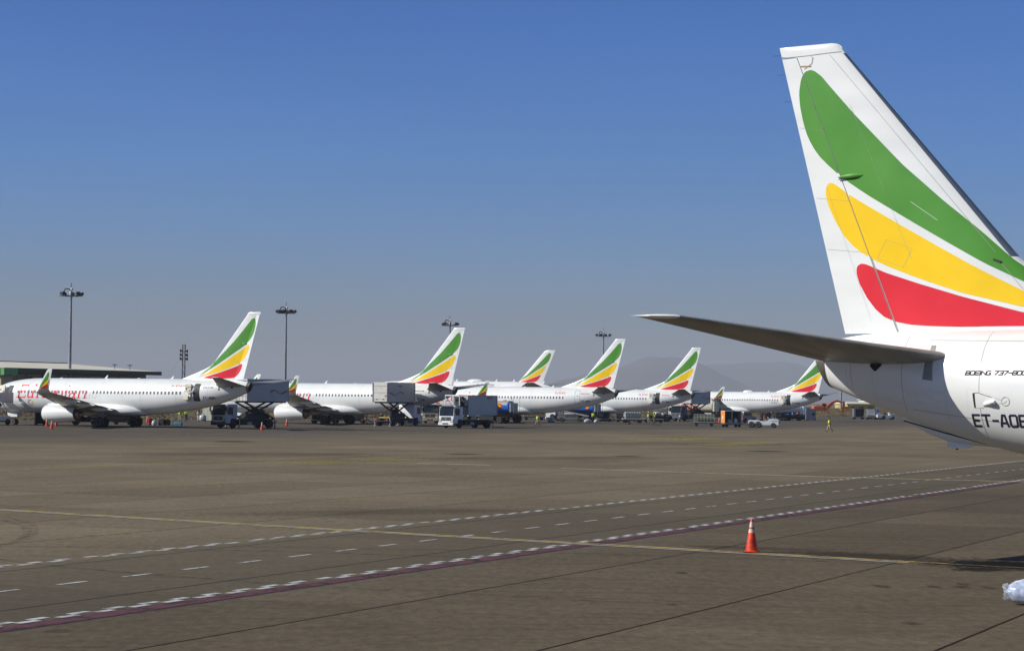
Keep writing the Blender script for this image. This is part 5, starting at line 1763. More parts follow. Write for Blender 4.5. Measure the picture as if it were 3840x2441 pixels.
def tow_tractor(label, loc, rz, paint_m=None, six=True, group='baggage tow tractors'):
    t = thing('tow_tractor', label, 'tractor', (*loc, 0), rz, group)
    pm = paint_m or M_cabw
    mb = MB()
    mb.prism([(2.05, .42), (2.05, 1.02), (1.85, 1.2), (.75, 1.24), (.55, .95), (-.5, .92), (-.62, 1.05), (-2.1, 1.05), (-2.1, .42), (-1.9, .36), (1.9, .36)], 1.5, pm)
    mb.build('body', t, bevel=.05, smooth=40)
    mb = MB(); mb.box((1.4, .752, .95), (.9, .02, .12), M_seam); mb.box((1.4, -.752, .95), (.9, .02, .12), M_seam)
    mb.box((2.07, 0, .8), (.05, 1.1, .3), M_black); mb.build('bonnet_grille', t)
    for y in (.42, -.42):
        mb = MB(); mb.box((-.05, y, .98), (.5, .5, .12), M_black, ch=.03); mb.box((-.3, y, 1.25), (.12, .5, .5), M_black, ch=.03, rot=(0, R(-10), 0)); mb.build('seat', t)
        mb = MB(); mb.cyl((2.06, y * 1.3, .85), (2.1, y * 1.3, .85), .09, mat('headlight_glass', (.6, .6, .58), .1), n=12); mb.build('headlight', t)
    mb = MB(); mb.tube([(.7, .4, 1.1), (.42, .4, 1.38)], .025, M_black)
    ring = [(.42 + .05 * math.sin(a), .4 + .18 * math.cos(a), 1.4 + .17 * math.sin(a)) for a in [2 * math.pi * k / 12 for k in range(13)]]
    mb.tube(ring, .02, M_black); mb.build('steering_wheel', t)
    mb = MB(); mb.prism([(.62, 1.2), (.5, 1.5), (.47, 1.5), (.58, 1.2)], 1.3, M_cabw); mb.build('scuttle', t)
    mb = MB(); mb.box((-2.2, 0, .5), (.25, .2, .12), M_black); mb.cyl((-2.28, 0, .42), (-2.28, 0, .62), .04, M_steel, n=8); mb.build('tow_hook', t)
    for s in (1, -1):
        for x, r in ((1.3, .36), (-.75, .44)) + (((-1.65, .44),) if six else ()):
            wheel('wheel', t, (x, s * .72, r), r, .26, hub=M_strut)
    return t
tow_tractor('white six-wheeled tow tractor with two seated men, pulling the baggage carts', (34.5, 285.5), -12)
tow_tractor('white tow tractor at the far right end of the container dollies', (80.2, 448), 8, six=False)
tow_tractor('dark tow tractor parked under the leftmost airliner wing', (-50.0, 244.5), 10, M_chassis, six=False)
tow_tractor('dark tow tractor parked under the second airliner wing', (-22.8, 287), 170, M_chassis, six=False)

def dolly_frame(t, L_=2.8, W=1.6, z=.5, bar=1):
    mb = MB(); mb.box((0, 0, z), (L_, W, .14), M_steel, ch=.02)
    for s in (1, -1): mb.box((0, s * W * .46, z - .1), (L_, .08, .12), M_chassis)
    mb.build('deck', t)
    mb = MB(); mb.tube([(L_ / 2, .3, z - .05), (L_ / 2 + .8, 0, z - .12), (L_ / 2 + 1.2 * bar, 0, z - .16)], .04, M_chassis); mb.tube([(L_ / 2, -.3, z - .05), (L_ / 2 + .8, 0, z - .12)], .04, M_chassis); mb.build('drawbar', t)
    for x in (-L_ * .36, L_ * .36):
        for s in (1, -1): wheel('wheel', t, (x, s * W * .42, .23), .23, .14, n=16, hub=M_steel)

def cage_cart(label, loc, rz):
    t = thing('cage_cart', label, 'baggage cart', (*loc, 0), rz, 'baggage carts')
    dolly_frame(t, 2.9, 1.6, .55)
    mb = MB()
    mp_ = mat('cage_paint', (.50, .50, .38), .5, var=.15)
    for s in (.78, -.78):
        for k in range(7): mb.box((-1.4 + k * .467, s, 1.14), (.045, .045, 1.1), mp_)
        for z in (.62, .98, 1.33, 1.69): mb.box((0, s, z), (2.85, .045, .045), mp_)
    for x in (-1.4, 1.4):
        for k in range(4): mb.box((x, -.75 + k * .5, 1.14), (.045, .045, 1.1), mp_)
        for z in (.62, 1.15, 1.69): mb.box((x, 0, z), (.045, 1.56, .045), mp_)
    mb.build('cage', t)
    mb = MB()
    mb.box((0, .0, 1.1), (2.7, 1.4, .02), M_steel); mb.box((0, 0, 1.12), (2.66, .03, 1.0), mat('mesh_panel', (.16, .19, .13), .7, var=.3))
    mb.build('inner_panel', t)
    return t
cage_cart('empty cage cart with pale bars, in front of the cream tanker', (27.2, 295.2), -4)

def covered_cart(label, loc, rz):
    t = thing('covered_baggage_cart', label, 'baggage cart', (*loc, 0), rz, 'baggage carts')
    dolly_frame(t, 2.5, 1.6, .5)
    mb = MB(); mb.box((0, 0, 2.22), (2.5, 1.64, .07), M_cabw)
    mb.build('canopy', t)
    mb = MB(); mb.box((-1.22, 0, 1.4), (.05, 1.6, 1.6), mat('amber_panel', (.78, .27, .03), .5)); mb.box((-1.255, 0, 1.35), (.03, .5, .5), M_cabw); mb.build('end_panel', t, label='orange end panel')
    mb = MB(); mb.box((1.22, 0, 1.4), (.05, 1.6, 1.6), M_tan); mb.build('end_panel', t)
    mb = MB(); mb.box((0, .79, 1.4), (2.4, .04, 1.6), M_chassis); mb.build('rear_curtain', t)
    for x in (-.2, 1.18):
        mb = MB(); mb.box((x, -.79, 1.38), (.06, .06, 1.62), M_cabw); mb.build('post', t)
    return t
covered_cart('open-sided covered baggage cart with an orange end, hitched to the tractor', (30.4, 289.0), 14)
def luggage(name, label, loc, d, m, rz=0, group=None, z=0.0, soft=False):
    mb = MB()
    if soft:
        mb.lathe([(0, .02), (.0, .36), (.12, .46), (.3, .48), (.48, .40), (.58, .18), (.60, .08), (.66, .1), (.68, 0)], m, n=16)
        rnd = random.Random(sum(ord(c) for c in label))
        mb.v = [(v[0] * d[0] * (1 + rnd.uniform(-.09, .09)), v[1] * d[1] * (1 + rnd.uniform(-.09, .09)), v[2] * d[2] / .68) for v in mb.v]
        o = mb.build(name, None, loc=(*loc, z), rot=(0, 0, R(rz)), smooth=60)
    else:
        mb.box((0, 0, d[2] / 2 + .03), d, m, ch=min(d) * .12)
        mb.box((0, 0, d[2] + .05), (d[0] * .4, d[1] * .14, .04), M_black)
        for s in (1, -1):
            mb.box((0, s * d[1] * .505, d[2] * .5), (d[0] * .8, .012, .03), M_black)
            mb.cyl((-d[0] * .4, s * d[1] * .35 - .02, .025), (-d[0] * .4, s * d[1] * .35 + .02, .025), .03, M_black, n=8)
        o = mb.build(name, None, loc=(*loc, z), rot=(0, 0, R(rz)))
    tag(o, label, 'luggage', group)
    return o
M_wrap = mat('plastic_wrap', (.50, .53, .56), .22, var=.3, scale=6, coat=.6, bump=.6)
luggage('wrapped_bag', 'silver wrapped bag on the left of the covered cart deck', (30.1, 288.75), (.62, .62, .6), M_wrap, 0, 'bags in the covered cart', .57, True)
luggage('wrapped_bag', 'white wrapped bag on the right of the covered cart deck', (31.0, 288.95), (.55, .55, .75), M_cabw, 40, 'bags in the covered cart', .57, True)
G_ = 'luggage on the ground under the leftmost airliner'
luggage('suitcase', 'red upright suitcase at the left end of the luggage pile', (-42.6, 247.5), (.45, .7, .85), M_redcase, 10, G_)
luggage('wrapped_bag', 'white wrapped bag in front of the red suitcase', (-42.0, 246.6), (.6, .55, .7), M_wrap, 0, G_, 0, True)
luggage('suitcase', 'black suitcase in the middle of the luggage pile', (-41.35, 248), (.7, .4, .75), M_black, -15, G_)
luggage('suitcase', 'dark brown suitcase beside the black one', (-40.7, 248.2), (.65, .45, .7), mat('brown_fabric', (.05, .03, .025), .6), 25, G_)
luggage('suitcase', 'grey hard suitcase at the right end of the luggage pile', (-39.9, 248), (.5, .4, .85), M_steel, -5, G_)
luggage('duffel_bag', 'pale blue bag lying apart, right of the luggage pile', (-39.1, 246.2), (.95, .5, .42), M_bluecase, -10, G_)

# near wrapped bag at the right edge
mb = MB()
rnd = random.Random(3)
prof = [(-.56, .05), (-.545, .10), (-.52, .12), (-.49, .135), (-.45, .165), (-.40, .195), (-.34, .215), (-.27, .232), (-.2, .245), (-.12, .252), (-.04, .258), (.05, .262), (.2, .262), (.45, .25), (.6, .2), (.66, .08), (.68, .0)]
mb.lathe(prof, mat('bluish_plastic_wrap', (.48, .55, .72), .14, var=.45, scale=7, coat=.9, bump=.7), axis='X', n=64, sc=(1, 1))
vv = []
for v in mb.v:
    k = 1 + .045 * math.sin(v[0] * 46 + math.atan2(v[2], v[1]) * 7) * math.sin(math.atan2(v[2], v[1]) * 3 + 1) + rnd.uniform(-.018, .018)
    vv.append((v[0] + rnd.uniform(-.006, .006), v[1] * k * 1.15, max(v[2] * k, -.225) + .225))
mb.v = vv
o = mb.build('wrapped_bag', None, loc=(9.50, 37.75, 0), rot=(0, 0, R(-8)), smooth=170)
mb = MB()
for k_ in range(9):     # loose twisted ends of the wrap at the left end
    a_ = rnd.uniform(0, 6.28)
    y_, z_ = .12 * math.cos(a_), .22 + .13 * math.sin(a_)
    e_ = rnd.uniform(.03, .07)
    mb.add([(-.52, y_, z_), (-.53, y_ + .05 * math.sin(a_), z_ + .06), (-.56 - e_, y_ * 1.1, z_ + .04), (-.55 - e_ * .6, y_ * 1.2, z_ - .02)], [(0, 1, 2, 3)], mat('clear_wrap', (.62, .64, .62), .25, var=.2, coat=.6))
mb.build('wrap_end', o)
tag(o, 'bundle wrapped in shiny bluish plastic at the right picture edge', 'luggage')

def container_dolly(label, loc, rz, kind):
    t = thing('container_dolly', label, 'dolly', (*loc, 0), rz, 'dollies behind the near tail')
    dolly_frame(t, 2.4, 1.6, .5)
    mb = MB()
    m = M_steel if kind != 'blue' else M_blue
    if kind == 'open':
        mb.box((0, .74, 1.45), (2.2, .05, 1.7), m); mb.box((0, 0, 2.32), (2.3, 1.55, .06), m); mb.box((-1.1, 0, 1.45), (.05, 1.5, 1.7), m); mb.box((1.1, 0, 1.45), (.05, 1.5, 1.7), m)
        mb.box((-.95, -.72, 1.45), (.3, .05, 1.7), M_steel); mb.box((.0, .1, 1.3), (1.9, .04, 1.5), M_chassis)
    elif kind == 'white':
        mb.box((0, 0, 1.4), (2.2, 1.5, 1.6), m, ch=.04); mb.box((-.25, -.765, 1.48), (1.55, .03, 1.15), M_cabw)
        mb.box((-.25, -.79, 1.62), (.9, .01, .06), M_seam)
    else:
        mb.box((0, 0, 1.75), (1.6, 1.4, .8), m, ch=.1); mb.box((0, 0, .95), (1.7, 1.45, .7), M_cabw, ch=.05)
    mb.build('container', t)
    return t
container_dolly('grey open-sided container on a dolly, left of the white-panelled one', (74.6, 450), 4, 'open')
container_dolly('grey container with a white side panel on a dolly', (77.2, 448.5), 4, 'white')
container_dolly('dolly with a blue covered load between the white-panelled container and tractor', (79.0, 455), 5, 'blue')

def service_container(name, label, loc, rz, d, m, ribs=True):
    t = thing(name, label, 'container', (*loc, 0), rz)
    mb = MB(); mb.box((0, 0, d[2] / 2 + .12), d, m, ch=.03)
    if ribs:
        for s in (1, -1):
            for k in range(int(d[0] / .22)): mb.box((-d[0] / 2 + .12 + k * .22, s * (d[1] / 2 + .012), d[2] / 2 + .12), (.09, .03, d[2] - .2), m)
    mb.build('body', t)
    mb = MB()
    for x in (-d[0] * .4, d[0] * .4):
        for s in (1, -1): mb.box((x, s * d[1] * .4, .07), (.25, .25, .14), M_chassis)
    mb.build('foot', t)
    mb = MB(); mb.box((d[0] * .18, -d[1] / 2 - .03, d[2] * .55), (d[0] * .3, .03, d[2] * .25), M_chassis); mb.build('vent', t)
    return t
service_container('ribbed_container', 'pale ribbed container on the grass side, left of the raised truck cab', (-41.3, 292), -25, (2.6, 2.2, 2.3), mat('container_pale', (.52, .52, .42), .5))
service_container('ground_power_unit', 'grey power unit box beside the farthest airliner tail', (59.2, 414), 10, (1.75, 1.5, 2.15), M_steel, False)
service_container('ground_power_unit', 'dark box beside the leftmost airliner nose wheel', (-54.6, 243), 20, (1.2, 1.0, 1.5), M_chassis, False)

def belt_loader(label, loc, rz):
    t = thing('belt_loader', label, 'belt loader', (*loc, 0), rz)
    mb = MB(); mb.prism([(2.2, .4), (2.2, .95), (.9, 1.0), (.7, .7), (-1.9, .7), (-2.2, .95), (-2.2, .4)], 1.7, M_steel); mb.box((1.5, .4, 1.3), (.8, .7, .6), M_steel, ch=.05); mb.build('body', t, bevel=.03)
    mb = MB(); mb.box((.3, -.35, 1.55), (6.4, .8, .18), M_strut, rot=(0, R(-11), 0)); mb.box((.3, -.35, 1.67), (6.2, .6, .05), M_black, rot=(0, R(-11), 0)); mb.build('conveyor', t)
    mb = MB()
    for x, z in ((-1.2, .9), (1.4, 1.2)): mb.box((x, -.35, z), (.12, .7, .7), M_chassis)
    mb.build('lift_arm', t)
    for x in (-1.4, 1.4):
        for s in (1, -1): wheel('wheel', t, (x, s * .78, .36), .36, .24, n=16)
    return t
belt_loader('grey belt loader beneath the ET-APK tail', (9.6, 336), 172)
luggage('wrapped_bundle', 'greenish plastic bundle on the ground left of the belt loader', (6.3, 327.5), (1.3, .8, .75), M_wrap, 0, 'plastic bundles by the belt loader', 0, True)
luggage('wrapped_bundle', 'silvery plastic bundle at the feet of the worker by the belt loader', (11.9, 325), (1.3, .9, .7), M_wrap, 30, 'plastic bundles by the belt loader', 0, True)
luggage('wrapped_bundle', 'silvery plastic bundle right of the worker by the belt loader', (13.3, 326), (1.1, .8, .6), M_wrap, 70, 'plastic bundles by the belt loader', 0, True)

def flat_dolly(label, loc, rz, load):
    t = thing('cargo_dolly', label, 'dolly', (*loc, 0), rz, 'cargo dollies by the ET-APK tail')
    dolly_frame(t, 3.2, 2.2, .55)
    if load:
        mb = MB(); mb.box((0, 0, .68), (3.1, 2.1, .08), M_cabw); mb.build('pallet', t)
    return t
flat_dolly('long cargo dolly carrying a netted silver load, right of the ET-APK tail', (19.1, 330), 4, True)
flat_dolly('empty cargo dolly behind the two standing workers', (23.0, 338), 2, False)
mb = MB()
mb.box((0, 0, .55), (2.6, 1.9, .95), mat('netted_silver_load', (.36, .38, .38), .5, .2, var=.5, scale=5), ch=.25)
for k in range(7): mb.box((-1.1 + k * .37, 0, .55), (.03, 1.94, .99), M_seam)
for k in range(2): mb.box((0, 0, .35 + k * .35), (2.64, 1.94, .03), M_seam)
tag(mb.build('netted_cargo', None, loc=(19.1, 330, .69), rot=(0, 0, R(4))), 'low silver cargo under a net on the long dolly', 'cargo')
mb = MB()
t = thing('crate_cart', 'wooden sided cart seen under the ET-APK fuselage', 'baggage cart', (3.9, 356, 0), 4)
dolly_frame(t, 3.6, 1.7, .6)
M_wood = mat('crate_wood', (.36, .20, .09), .7, var=.3)
mb = MB()
for s in (.82, -.82):
    for k in range(4): mb.box((0, s, .95 + k * .33), (3.6, .05, .26), M_wood)
    for k in range(6): mb.box((-1.75 + k * .7, s, 1.4), (.07, .07, 1.35), M_tan)
for x in (-1.78, 1.78): mb.box((x, 0, 1.4), (.05, 1.6, 1.3), M_wood)
mb.box((0, 0, 1.5), (3.3, 1.4, .9), M_cream, ch=.1)
mb.build('slatted_side', t)

def pickup(label, loc, rz):
    t = thing('off_road_car', label, 'car', (*loc, 0), rz)
    pm = mat('car_grey_blue', (.17, .2, .24), .3, coat=.5)
    mb = MB()
    mb.prism([(2.3, .5), (2.3, 1.0), (2.15, 1.12), (.95, 1.18), (.45, 1.82), (.3, 1.88), (-1.95, 1.86), (-2.2, 1.2), (-2.25, .5), (-1.8, .45), (-1.7, .8), (-1.0, .8), (-.85, .42), (1.0, .42), (1.1, .8), (1.8, .8), (1.95, .45)], 1.8, pm)
    b = mb.build('body', t, bevel=.06, smooth=40)
    for s in (1, -1):
        mb = MB(); mb.prism([(.85, 1.22), (.42, 1.76), (-1.85, 1.76), (-2.0, 1.22)], .03, M_glass, o=s * .905); mb.build('side_window', b)
        mb = MB(); mb.box((-2.24, s * .78, 1.05), (.06, .16, .3), M_lred); mb.build('tail_light', b)
        for x in (1.42, -1.35): wheel('wheel', t, (x, s * .8, .38), .38, .26, n=18)
    mb = MB(); mb.prism([(-2.0, 1.76), (-2.2, 1.24), (-2.24, 1.24), (-2.04, 1.78)], 1.5, M_glass); mb.build('rear_window', b)
    mb = MB(); mb.lathe([(-2.48, .3), (-2.46, .36), (-2.3, .36), (-2.26, .2)], M_tyre, axis='X', o=(0, -.1, .95), n=20); mb.build('spare_wheel', t)
    return t
pickup('grey-blue off-road car with a spare wheel, partly behind the covered baggage cart', (38.6, 346), 55)

def cone(label, loc, h=.82, group='orange traffic cones', lean=0.0):
    t = thing('traffic_cone', label, 'traffic cone', (*loc, 0), random.uniform(0, 90), group)
    k = h / .82
    mb = MB(); mb.box((0, 0, .018 * k), (.42 * k, .42 * k, .036 * k), mat('cone_base_rubber', (.10, .03, .02), .7), ch=.012 * k); mb.build('base', t)
    rr = lambda z: (.155 - (.155 - .026) * z / .80)
    def sh(z0, z1, m, off=0.0):
        b = MB(); b.lathe([(z0 * k, (rr(z0) + off) * k), (z1 * k, (rr(z1) + off) * k)], m, n=28, caps=(False, False)); return b
    mb = MB(); mb.lathe([(.036 * k, .18 * k), (.05 * k, .165 * k), (.06 * k, rr(.06) * k), (.775 * k, rr(.775) * k), (.80 * k, .022 * k), (.79 * k, .014 * k)], M_orange, n=28)
    b = mb.build('body', t, smooth=50)
    sh(.475, .56, M_refl, .003).build('reflective_band', t); sh(.605, .732, M_refl, .003).build('reflective_band', t)
    if group != 'orange traffic cones':
        mb = MB(); mb.box((.012, 0, .80), (.008, .03, .05), M_refl); mb.box((-.014, .005, .785), (.01, .025, .05), M_orange); mb.build('torn_tip', t)
    return t
o = cone('large orange cone with two reflective bands standing alone in the foreground', (5.77, 50.05), group='foreground cone')
del o['group']
for p, lab in (((-51.3, 231.6), 'left cone of the three by the leftmost airliner engine'), ((-46.9, 214), 'front cone of the three by the leftmost airliner engine'), ((-51.0, 235), 'right cone of the three by the leftmost airliner engine'),
               ((-47.2, 272), 'cone behind the fuselage of the leftmost airliner, left of the luggage'), ((-26.2, 220.5), 'cone in front of the rear wheels of the leftmost raised truck'), ((-27.4, 256), 'cone under the engine of the second airliner'),
               ((17.7, 313), 'cone in front of the netted silver cargo'), ((34.0, 342), 'cone between the cage cart and the covered cart')):
    cone(lab, p, .95)

# boarding stairs at the nose of the first airliner
def boarding_stairs():
    f, l = Vector((-.8678, .4970)), Vector((-.4970, -.8678))
    a = 30 - 4.8
    c = Vector((-34.7, 228.85)) + f * a + l * 2.2
    t = thing('boarding_stairs', 'mobile boarding stairs at the open front door of the leftmost airliner', 'boarding stairs', (c.x, c.y, 0), math.degrees(math.atan2(l.y, l.x)))
    mb = MB(); mb.box((1.0, 0, 2.6), (2.0, 2.0, .12), M_steel); mb.build('platform', t)
    for s in (1, -1):
        mb = MB(); mb.box((1.0, s * 1.0, 3.15), (1.95, .05, 1.0), M_body); mb.box((1.0, s * 1.0, 3.68), (2.0, .07, .06), M_steel); mb.build('side_panel', t)
        mb = MB(); mb.prism([(2.0, 2.7), (2.0, 3.7), (6.2, 1.3), (6.2, .3)], .05, M_body, o=s * 1.0); mb.build('handrail', t)
    mb = MB()
    for k in range(13): mb.box((2.15 + k * .33, 0, 2.45 - k * .185), (.34, 1.8, .05), M_steel)
    for s in (1, -1): mb.prism([(1.9, 2.55), (1.9, 2.25), (6.2, .05), (6.4, .2)], .06, M_chassis, o=s * .92)
    mb.build('steps', t)
    mb = MB(); mb.box((2.1, 0, .75), (3.8, 1.7, .6), M_cabw, ch=.06); mb.box((2.1, 0, .42), (4.2, 1.4, .12), M_chassis); mb.build('base_body', t)
    mb = MB()
    for s in (.7, -.7):
        mb.tube([(.3, s, .5), (1.3, s, 2.5)], .06, M_steel); mb.tube([(3.8, s, .5), (1.3, s, 2.5)], .06, M_steel)
    mb.build('lift_leg', t)
    for x in (.7, 3.7):
        for s in (1, -1): wheel('wheel', t, (x, s * .85, .36), .36, .24, n=16)
boarding_stairs()
def maintenance_stand(label, loc, rz):
    t = thing('maintenance_stand', label, 'steps', (*loc, 0), rz)
    mb = MB()
    for s in (.6, -.6):
        for x in (-.9, .9): mb.box((x, s, .95), (.07, .07, 1.9), M_orange2)
        for z in (.15, .95, 1.3, 1.9): mb.box((0, s, z), (1.85, .05, .05), M_orange2)
    for x in (-.9, .9):
        for z in (.15, 1.3, 1.9): mb.box((x, 0, z), (.05, 1.2, .05), M_orange2)
    mb.build('frame', t)
    mb = MB(); mb.box((0, 0, 1.28), (1.85, 1.2, .05), M_steel); mb.build('deck', t)
    mb = MB()
    for s in (.5, -.5): mb.tube([(.95, s, 1.28), (1.9, s, .05)], .035, M_orange2)
    for k in range(5): mb.box((1.05 + k * .19, 0, 1.1 - k * .245), (.2, 1.0, .03), M_steel)
    mb.build('ladder', t)
    for x in (-.9, .9):
        for s in (.6, -.6): wheel('castor', t, (x, s, .09), .09, .06, n=12)
maintenance_stand('orange tubular work stand under the second airliner fuselage', (-18.9, 283), -20)

def excavator(label, loc, rz):
    t = thing('excavator', label, 'excavator', loc, rz)
    for s in (1, -1):
        mb = MB(); mb.prism([(-2.2, .15), (-1.9, 0), (1.9, 0), (2.2, .15), (2.25, .55), (1.95, .85), (-1.95, .85), (-2.25, .55)], .6, M_chassis, o=s * 1.2)
        for k in range(6): mb.cyl((-1.7 + k * .68, s * 1.2 - .33, .3), (-1.7 + k * .68, s * 1.2 + .33, .3), .2, M_black, n=12)
        mb.build('track', t)
    mb = MB(); mb.cyl((0, 0, .7), (0, 0, 1.1), .8, M_chassis, n=20); mb.build('slew_ring', t)
    mb = MB(); mb.box((-1.4, 0, 1.7), (2.9, 2.8, 1.1), M_orange2, ch=.15); mb.box((.5, -.6, 1.4), (1.2, 1.2, .5), M_orange2, ch=.06); mb.box((-1.0, .2, 2.32), (1.4, 1.4, .14), M_chassis); mb.build('engine_housing', t)
    mb = MB(); mb.prism([(-.2, 1.2), (-.2, 2.9), (.9, 2.95), (1.25, 2.1), (1.2, 1.2)], 1.0, M_orange2, o=.8); c = mb.build('cab', t, bevel=.05)
    mb = MB(); mb.prism([(.0, 1.9), (.0, 2.75), (.85, 2.8), (1.1, 2.05), (1.05, 1.9)], 1.04, M_glass, o=.8); mb.build('window', c)
    mb = MB(); mb.prism([(.6, 1.3), (.9, 1.3), (2.2, 2.6), (3.6, 3.3), (5.6, 2.9), (5.7, 3.2), (3.6, 3.85), (2.0, 3.2), (.5, 1.8)], .5, M_orange2, o=-.35); b = mb.build('boom', t)
    mb = MB(); mb.cyl((1.0, -.35, 1.2), (2.9, -.35, 3.0), .12, M_steel, n=10); mb.build('boom_cylinder', b)
    mb = MB(); mb.prism([(5.3, 3.5), (5.8, 3.4), (5.5, .9), (5.2, .4), (4.9, .6)], .36, M_orange2, o=-.35); a = mb.build('dipper_arm', t)
    mb = MB(); mb.prism([(5.2, .7), (5.5, .1), (5.3, -.6), (4.7, -.9), (4.1, -.7), (4.3, .2), (4.8, .5)], 1.1, M_orange2, o=-.35); mb.build('bucket', t)
    return t
excavator('large orange excavator with bent boom on the grass bank', (80.5, 541, .35), 8)
mb = MB()
t = thing('small_digger', 'small yellow digger half hidden by the orange excavator arm', 'excavator', (88.6, 556, .5), 10)
mb.box((0, 0, .9), (1.9, 1.6, .7), M_yelpaint, ch=.1); mb.prism([(-.4, 1.2), (-.4, 2.0), (.5, 2.0), (.7, 1.2)], 1.2, M_yelpaint); mb.build('body', t)
mb = MB()
for s in (1, -1): mb.prism([(-1.2, .1), (1.2, .1), (1.3, .45), (-1.3, .45)], .35, M_chassis, o=s * .7)
mb.build('track', t)
t = thing('post_fence', 'thin brown posts of a fence on the bank below the excavator', 'fence', (78, 517, 0), 0)
for k in range(6):
    mb = MB(); mb.cyl((k * 2.0 - 2, k * 3.3 - 3, .2), (k * 2.0 - 2, k * 3.3 - 3, 3.0 + jit(.3)), .05, mat('rusty_post', (.25, .12, .05), .8), n=6); mb.build('post', t)
mb = MB()
for z in (1.0, 1.7, 2.4): mb.cyl((-2, -3, z), (8, 13.5, z), .012, M_steel, n=4)
mb.build('wire', t)

def equipment_cart(label, loc, rz, m):
    t = thing('equipment_cart', label, 'service cart', (*loc, 0), rz, 'service carts in the shade under the fuselages')
    dolly_frame(t, 2.2, 1.4, .45)
    mb = MB(); mb.box((-.1, 0, 1.0), (1.9, 1.2, .9), m, ch=.06); mb.box((.55, 0, 1.5), (.5, 1.0, .25), m, ch=.04)
    for k in range(4): mb.box((-.7 + k * .2, -.61, 1.05), (.1, .03, .5), M_steel)
    mb.build('housing', t)
    mb = MB(); mb.tube([(.9, -.4, 1.4), (1.3, -.3, .9), (1.7, .2, .3), (2.1, .6, .08)], .05, M_black); mb.build('hose', t)
equipment_cart('dark service cart behind the main wheels of the leftmost airliner', (-46.5, 251), 15, M_chassis)
equipment_cart('dark service cart left of the orange work stand', (-21.3, 290), -10, M_chassis)
equipment_cart('grey service cart right of the orange work stand', (-16.6, 292), 10, M_steel)
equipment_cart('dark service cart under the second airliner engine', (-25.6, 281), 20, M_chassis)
equipment_cart('dark red service cart right of the slatted cart', (7.4, 352), 10, mat('dark_red_paint', (.12, .02, .02), .5))
equipment_cart('dark service cart between the blue tanker and the netted load', (15.4, 346), -15, M_chassis)
equipment_cart('dark service cart directly behind the netted load', (18.2, 341), 5, M_chassis)
equipment_cart('grey service cart left of the blue-grey truck cab', (26.6, 366), 0, M_steel)
equipment_cart('dark service cart behind the tow tractor, under the farthest airliner', (47.6, 391), 5, M_chassis)
equipment_cart('dark service cart right of the tow tractor, under the farthest airliner', (50.4, 393), 20, M_chassis)
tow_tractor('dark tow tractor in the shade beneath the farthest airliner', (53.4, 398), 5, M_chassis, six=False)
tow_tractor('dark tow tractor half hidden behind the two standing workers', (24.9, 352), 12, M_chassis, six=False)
# ------------------------------------------------------------------ people
def skin_graph(name, verts, edges, radii, m, parent=None, root=0, sub=1, grow=1.12):
    me = bpy.data.meshes.new(name)
    me.from_pydata(verts, edges, [])
    ob = bpy.data.objects.new(name, me)
    COL.objects.link(ob)
    md = ob.modifiers.new('skin', 'SKIN')
    md.use_smooth_shade = True
    for i, r in enumerate(radii):
        sv_ = me.skin_vertices[0].data[i]
        sv_.radius = tuple(x_ * grow for x_ in (r if isinstance(r, tuple) else (r, r)))
        sv_.use_root = (i == root)
    s = ob.modifiers.new('sub', 'SUBSURF'); s.levels = sub; s.render_levels = sub
    bpy.context.view_layer.update()
    dg = bpy.context.evaluated_depsgraph_get()
    me2 = bpy.data.meshes.new_from_object(ob.evaluated_get(dg))
    me2.name = name
    bpy.data.objects.remove(ob)
    me2.materials.clear(); me2.materials.append(m)
    me2.polygons.foreach_set('material_index', [0] * len(me2.polygons))
    me2.polygons.foreach_set('use_smooth', [True] * len(me2.polygons))
    o2 = bpy.data.objects.new(name, me2)
    COL.objects.link(o2)
    if parent: o2.parent = parent
    return o2

POSES = {   # hip, knee, ankle, toe for right (-y) and left (+y); shoulder, elbow, wrist
 'stand': dict(pel=.93, legs=[[(0, -.09, .90), (.02, -.10, .49), (-.01, -.11, .09), (.13, -.12, .03)], [(0, .09, .90), (.01, .10, .49), (-.02, .12, .09), (.12, .14, .03)]],
               arms=[[(0, -.19, 1.40), (-.02, -.25, 1.12), (.08, -.24, .87)], [(0, .19, 1.40), (-.03, .25, 1.12), (.06, .25, .87)]]),
 'walk': dict(pel=.90, legs=[[(0, -.09, .88), (.20, -.10, .50), (.30, -.10, .09), (.43, -.11, .05)], [(0, .09, .88), (.02, .10, .47), (-.34, .10, .16), (-.24, .11, .05)]],
              arms=[[(0, -.19, 1.38), (-.16, -.24, 1.12), (-.12, -.23, .88)], [(0, .19, 1.38), (.10, .24, 1.10), (.27, .20, .92)]]),
 'reach': dict(pel=.93, legs=[[(0, -.09, .90), (.04, -.10, .49), (-.01, -.11, .09), (.13, -.12, .03)], [(0, .09, .90), (.0, .12, .49), (-.04, .14, .09), (.10, .16, .03)]],
               arms=[[(.02, -.19, 1.40), (.18, -.24, 1.18), (.38, -.16, 1.05)], [(.02, .19, 1.40), (.16, .24, 1.16), (.34, .14, .98)]]),
 'sit': dict(pel=.08, legs=[[(0, -.09, .08), (.42, -.13, .12), (.45, -.13, -.30), (.58, -.14, -.34)], [(0, .09, .08), (.42, .13, .12), (.46, .13, -.30), (.58, .14, -.34)]],
             arms=[[(0, -.19, .55), (.10, -.25, .30), (.32, -.18, .32)], [(0, .19, .55), (.10, .25, .30), (.32, .18, .32)]]),
}
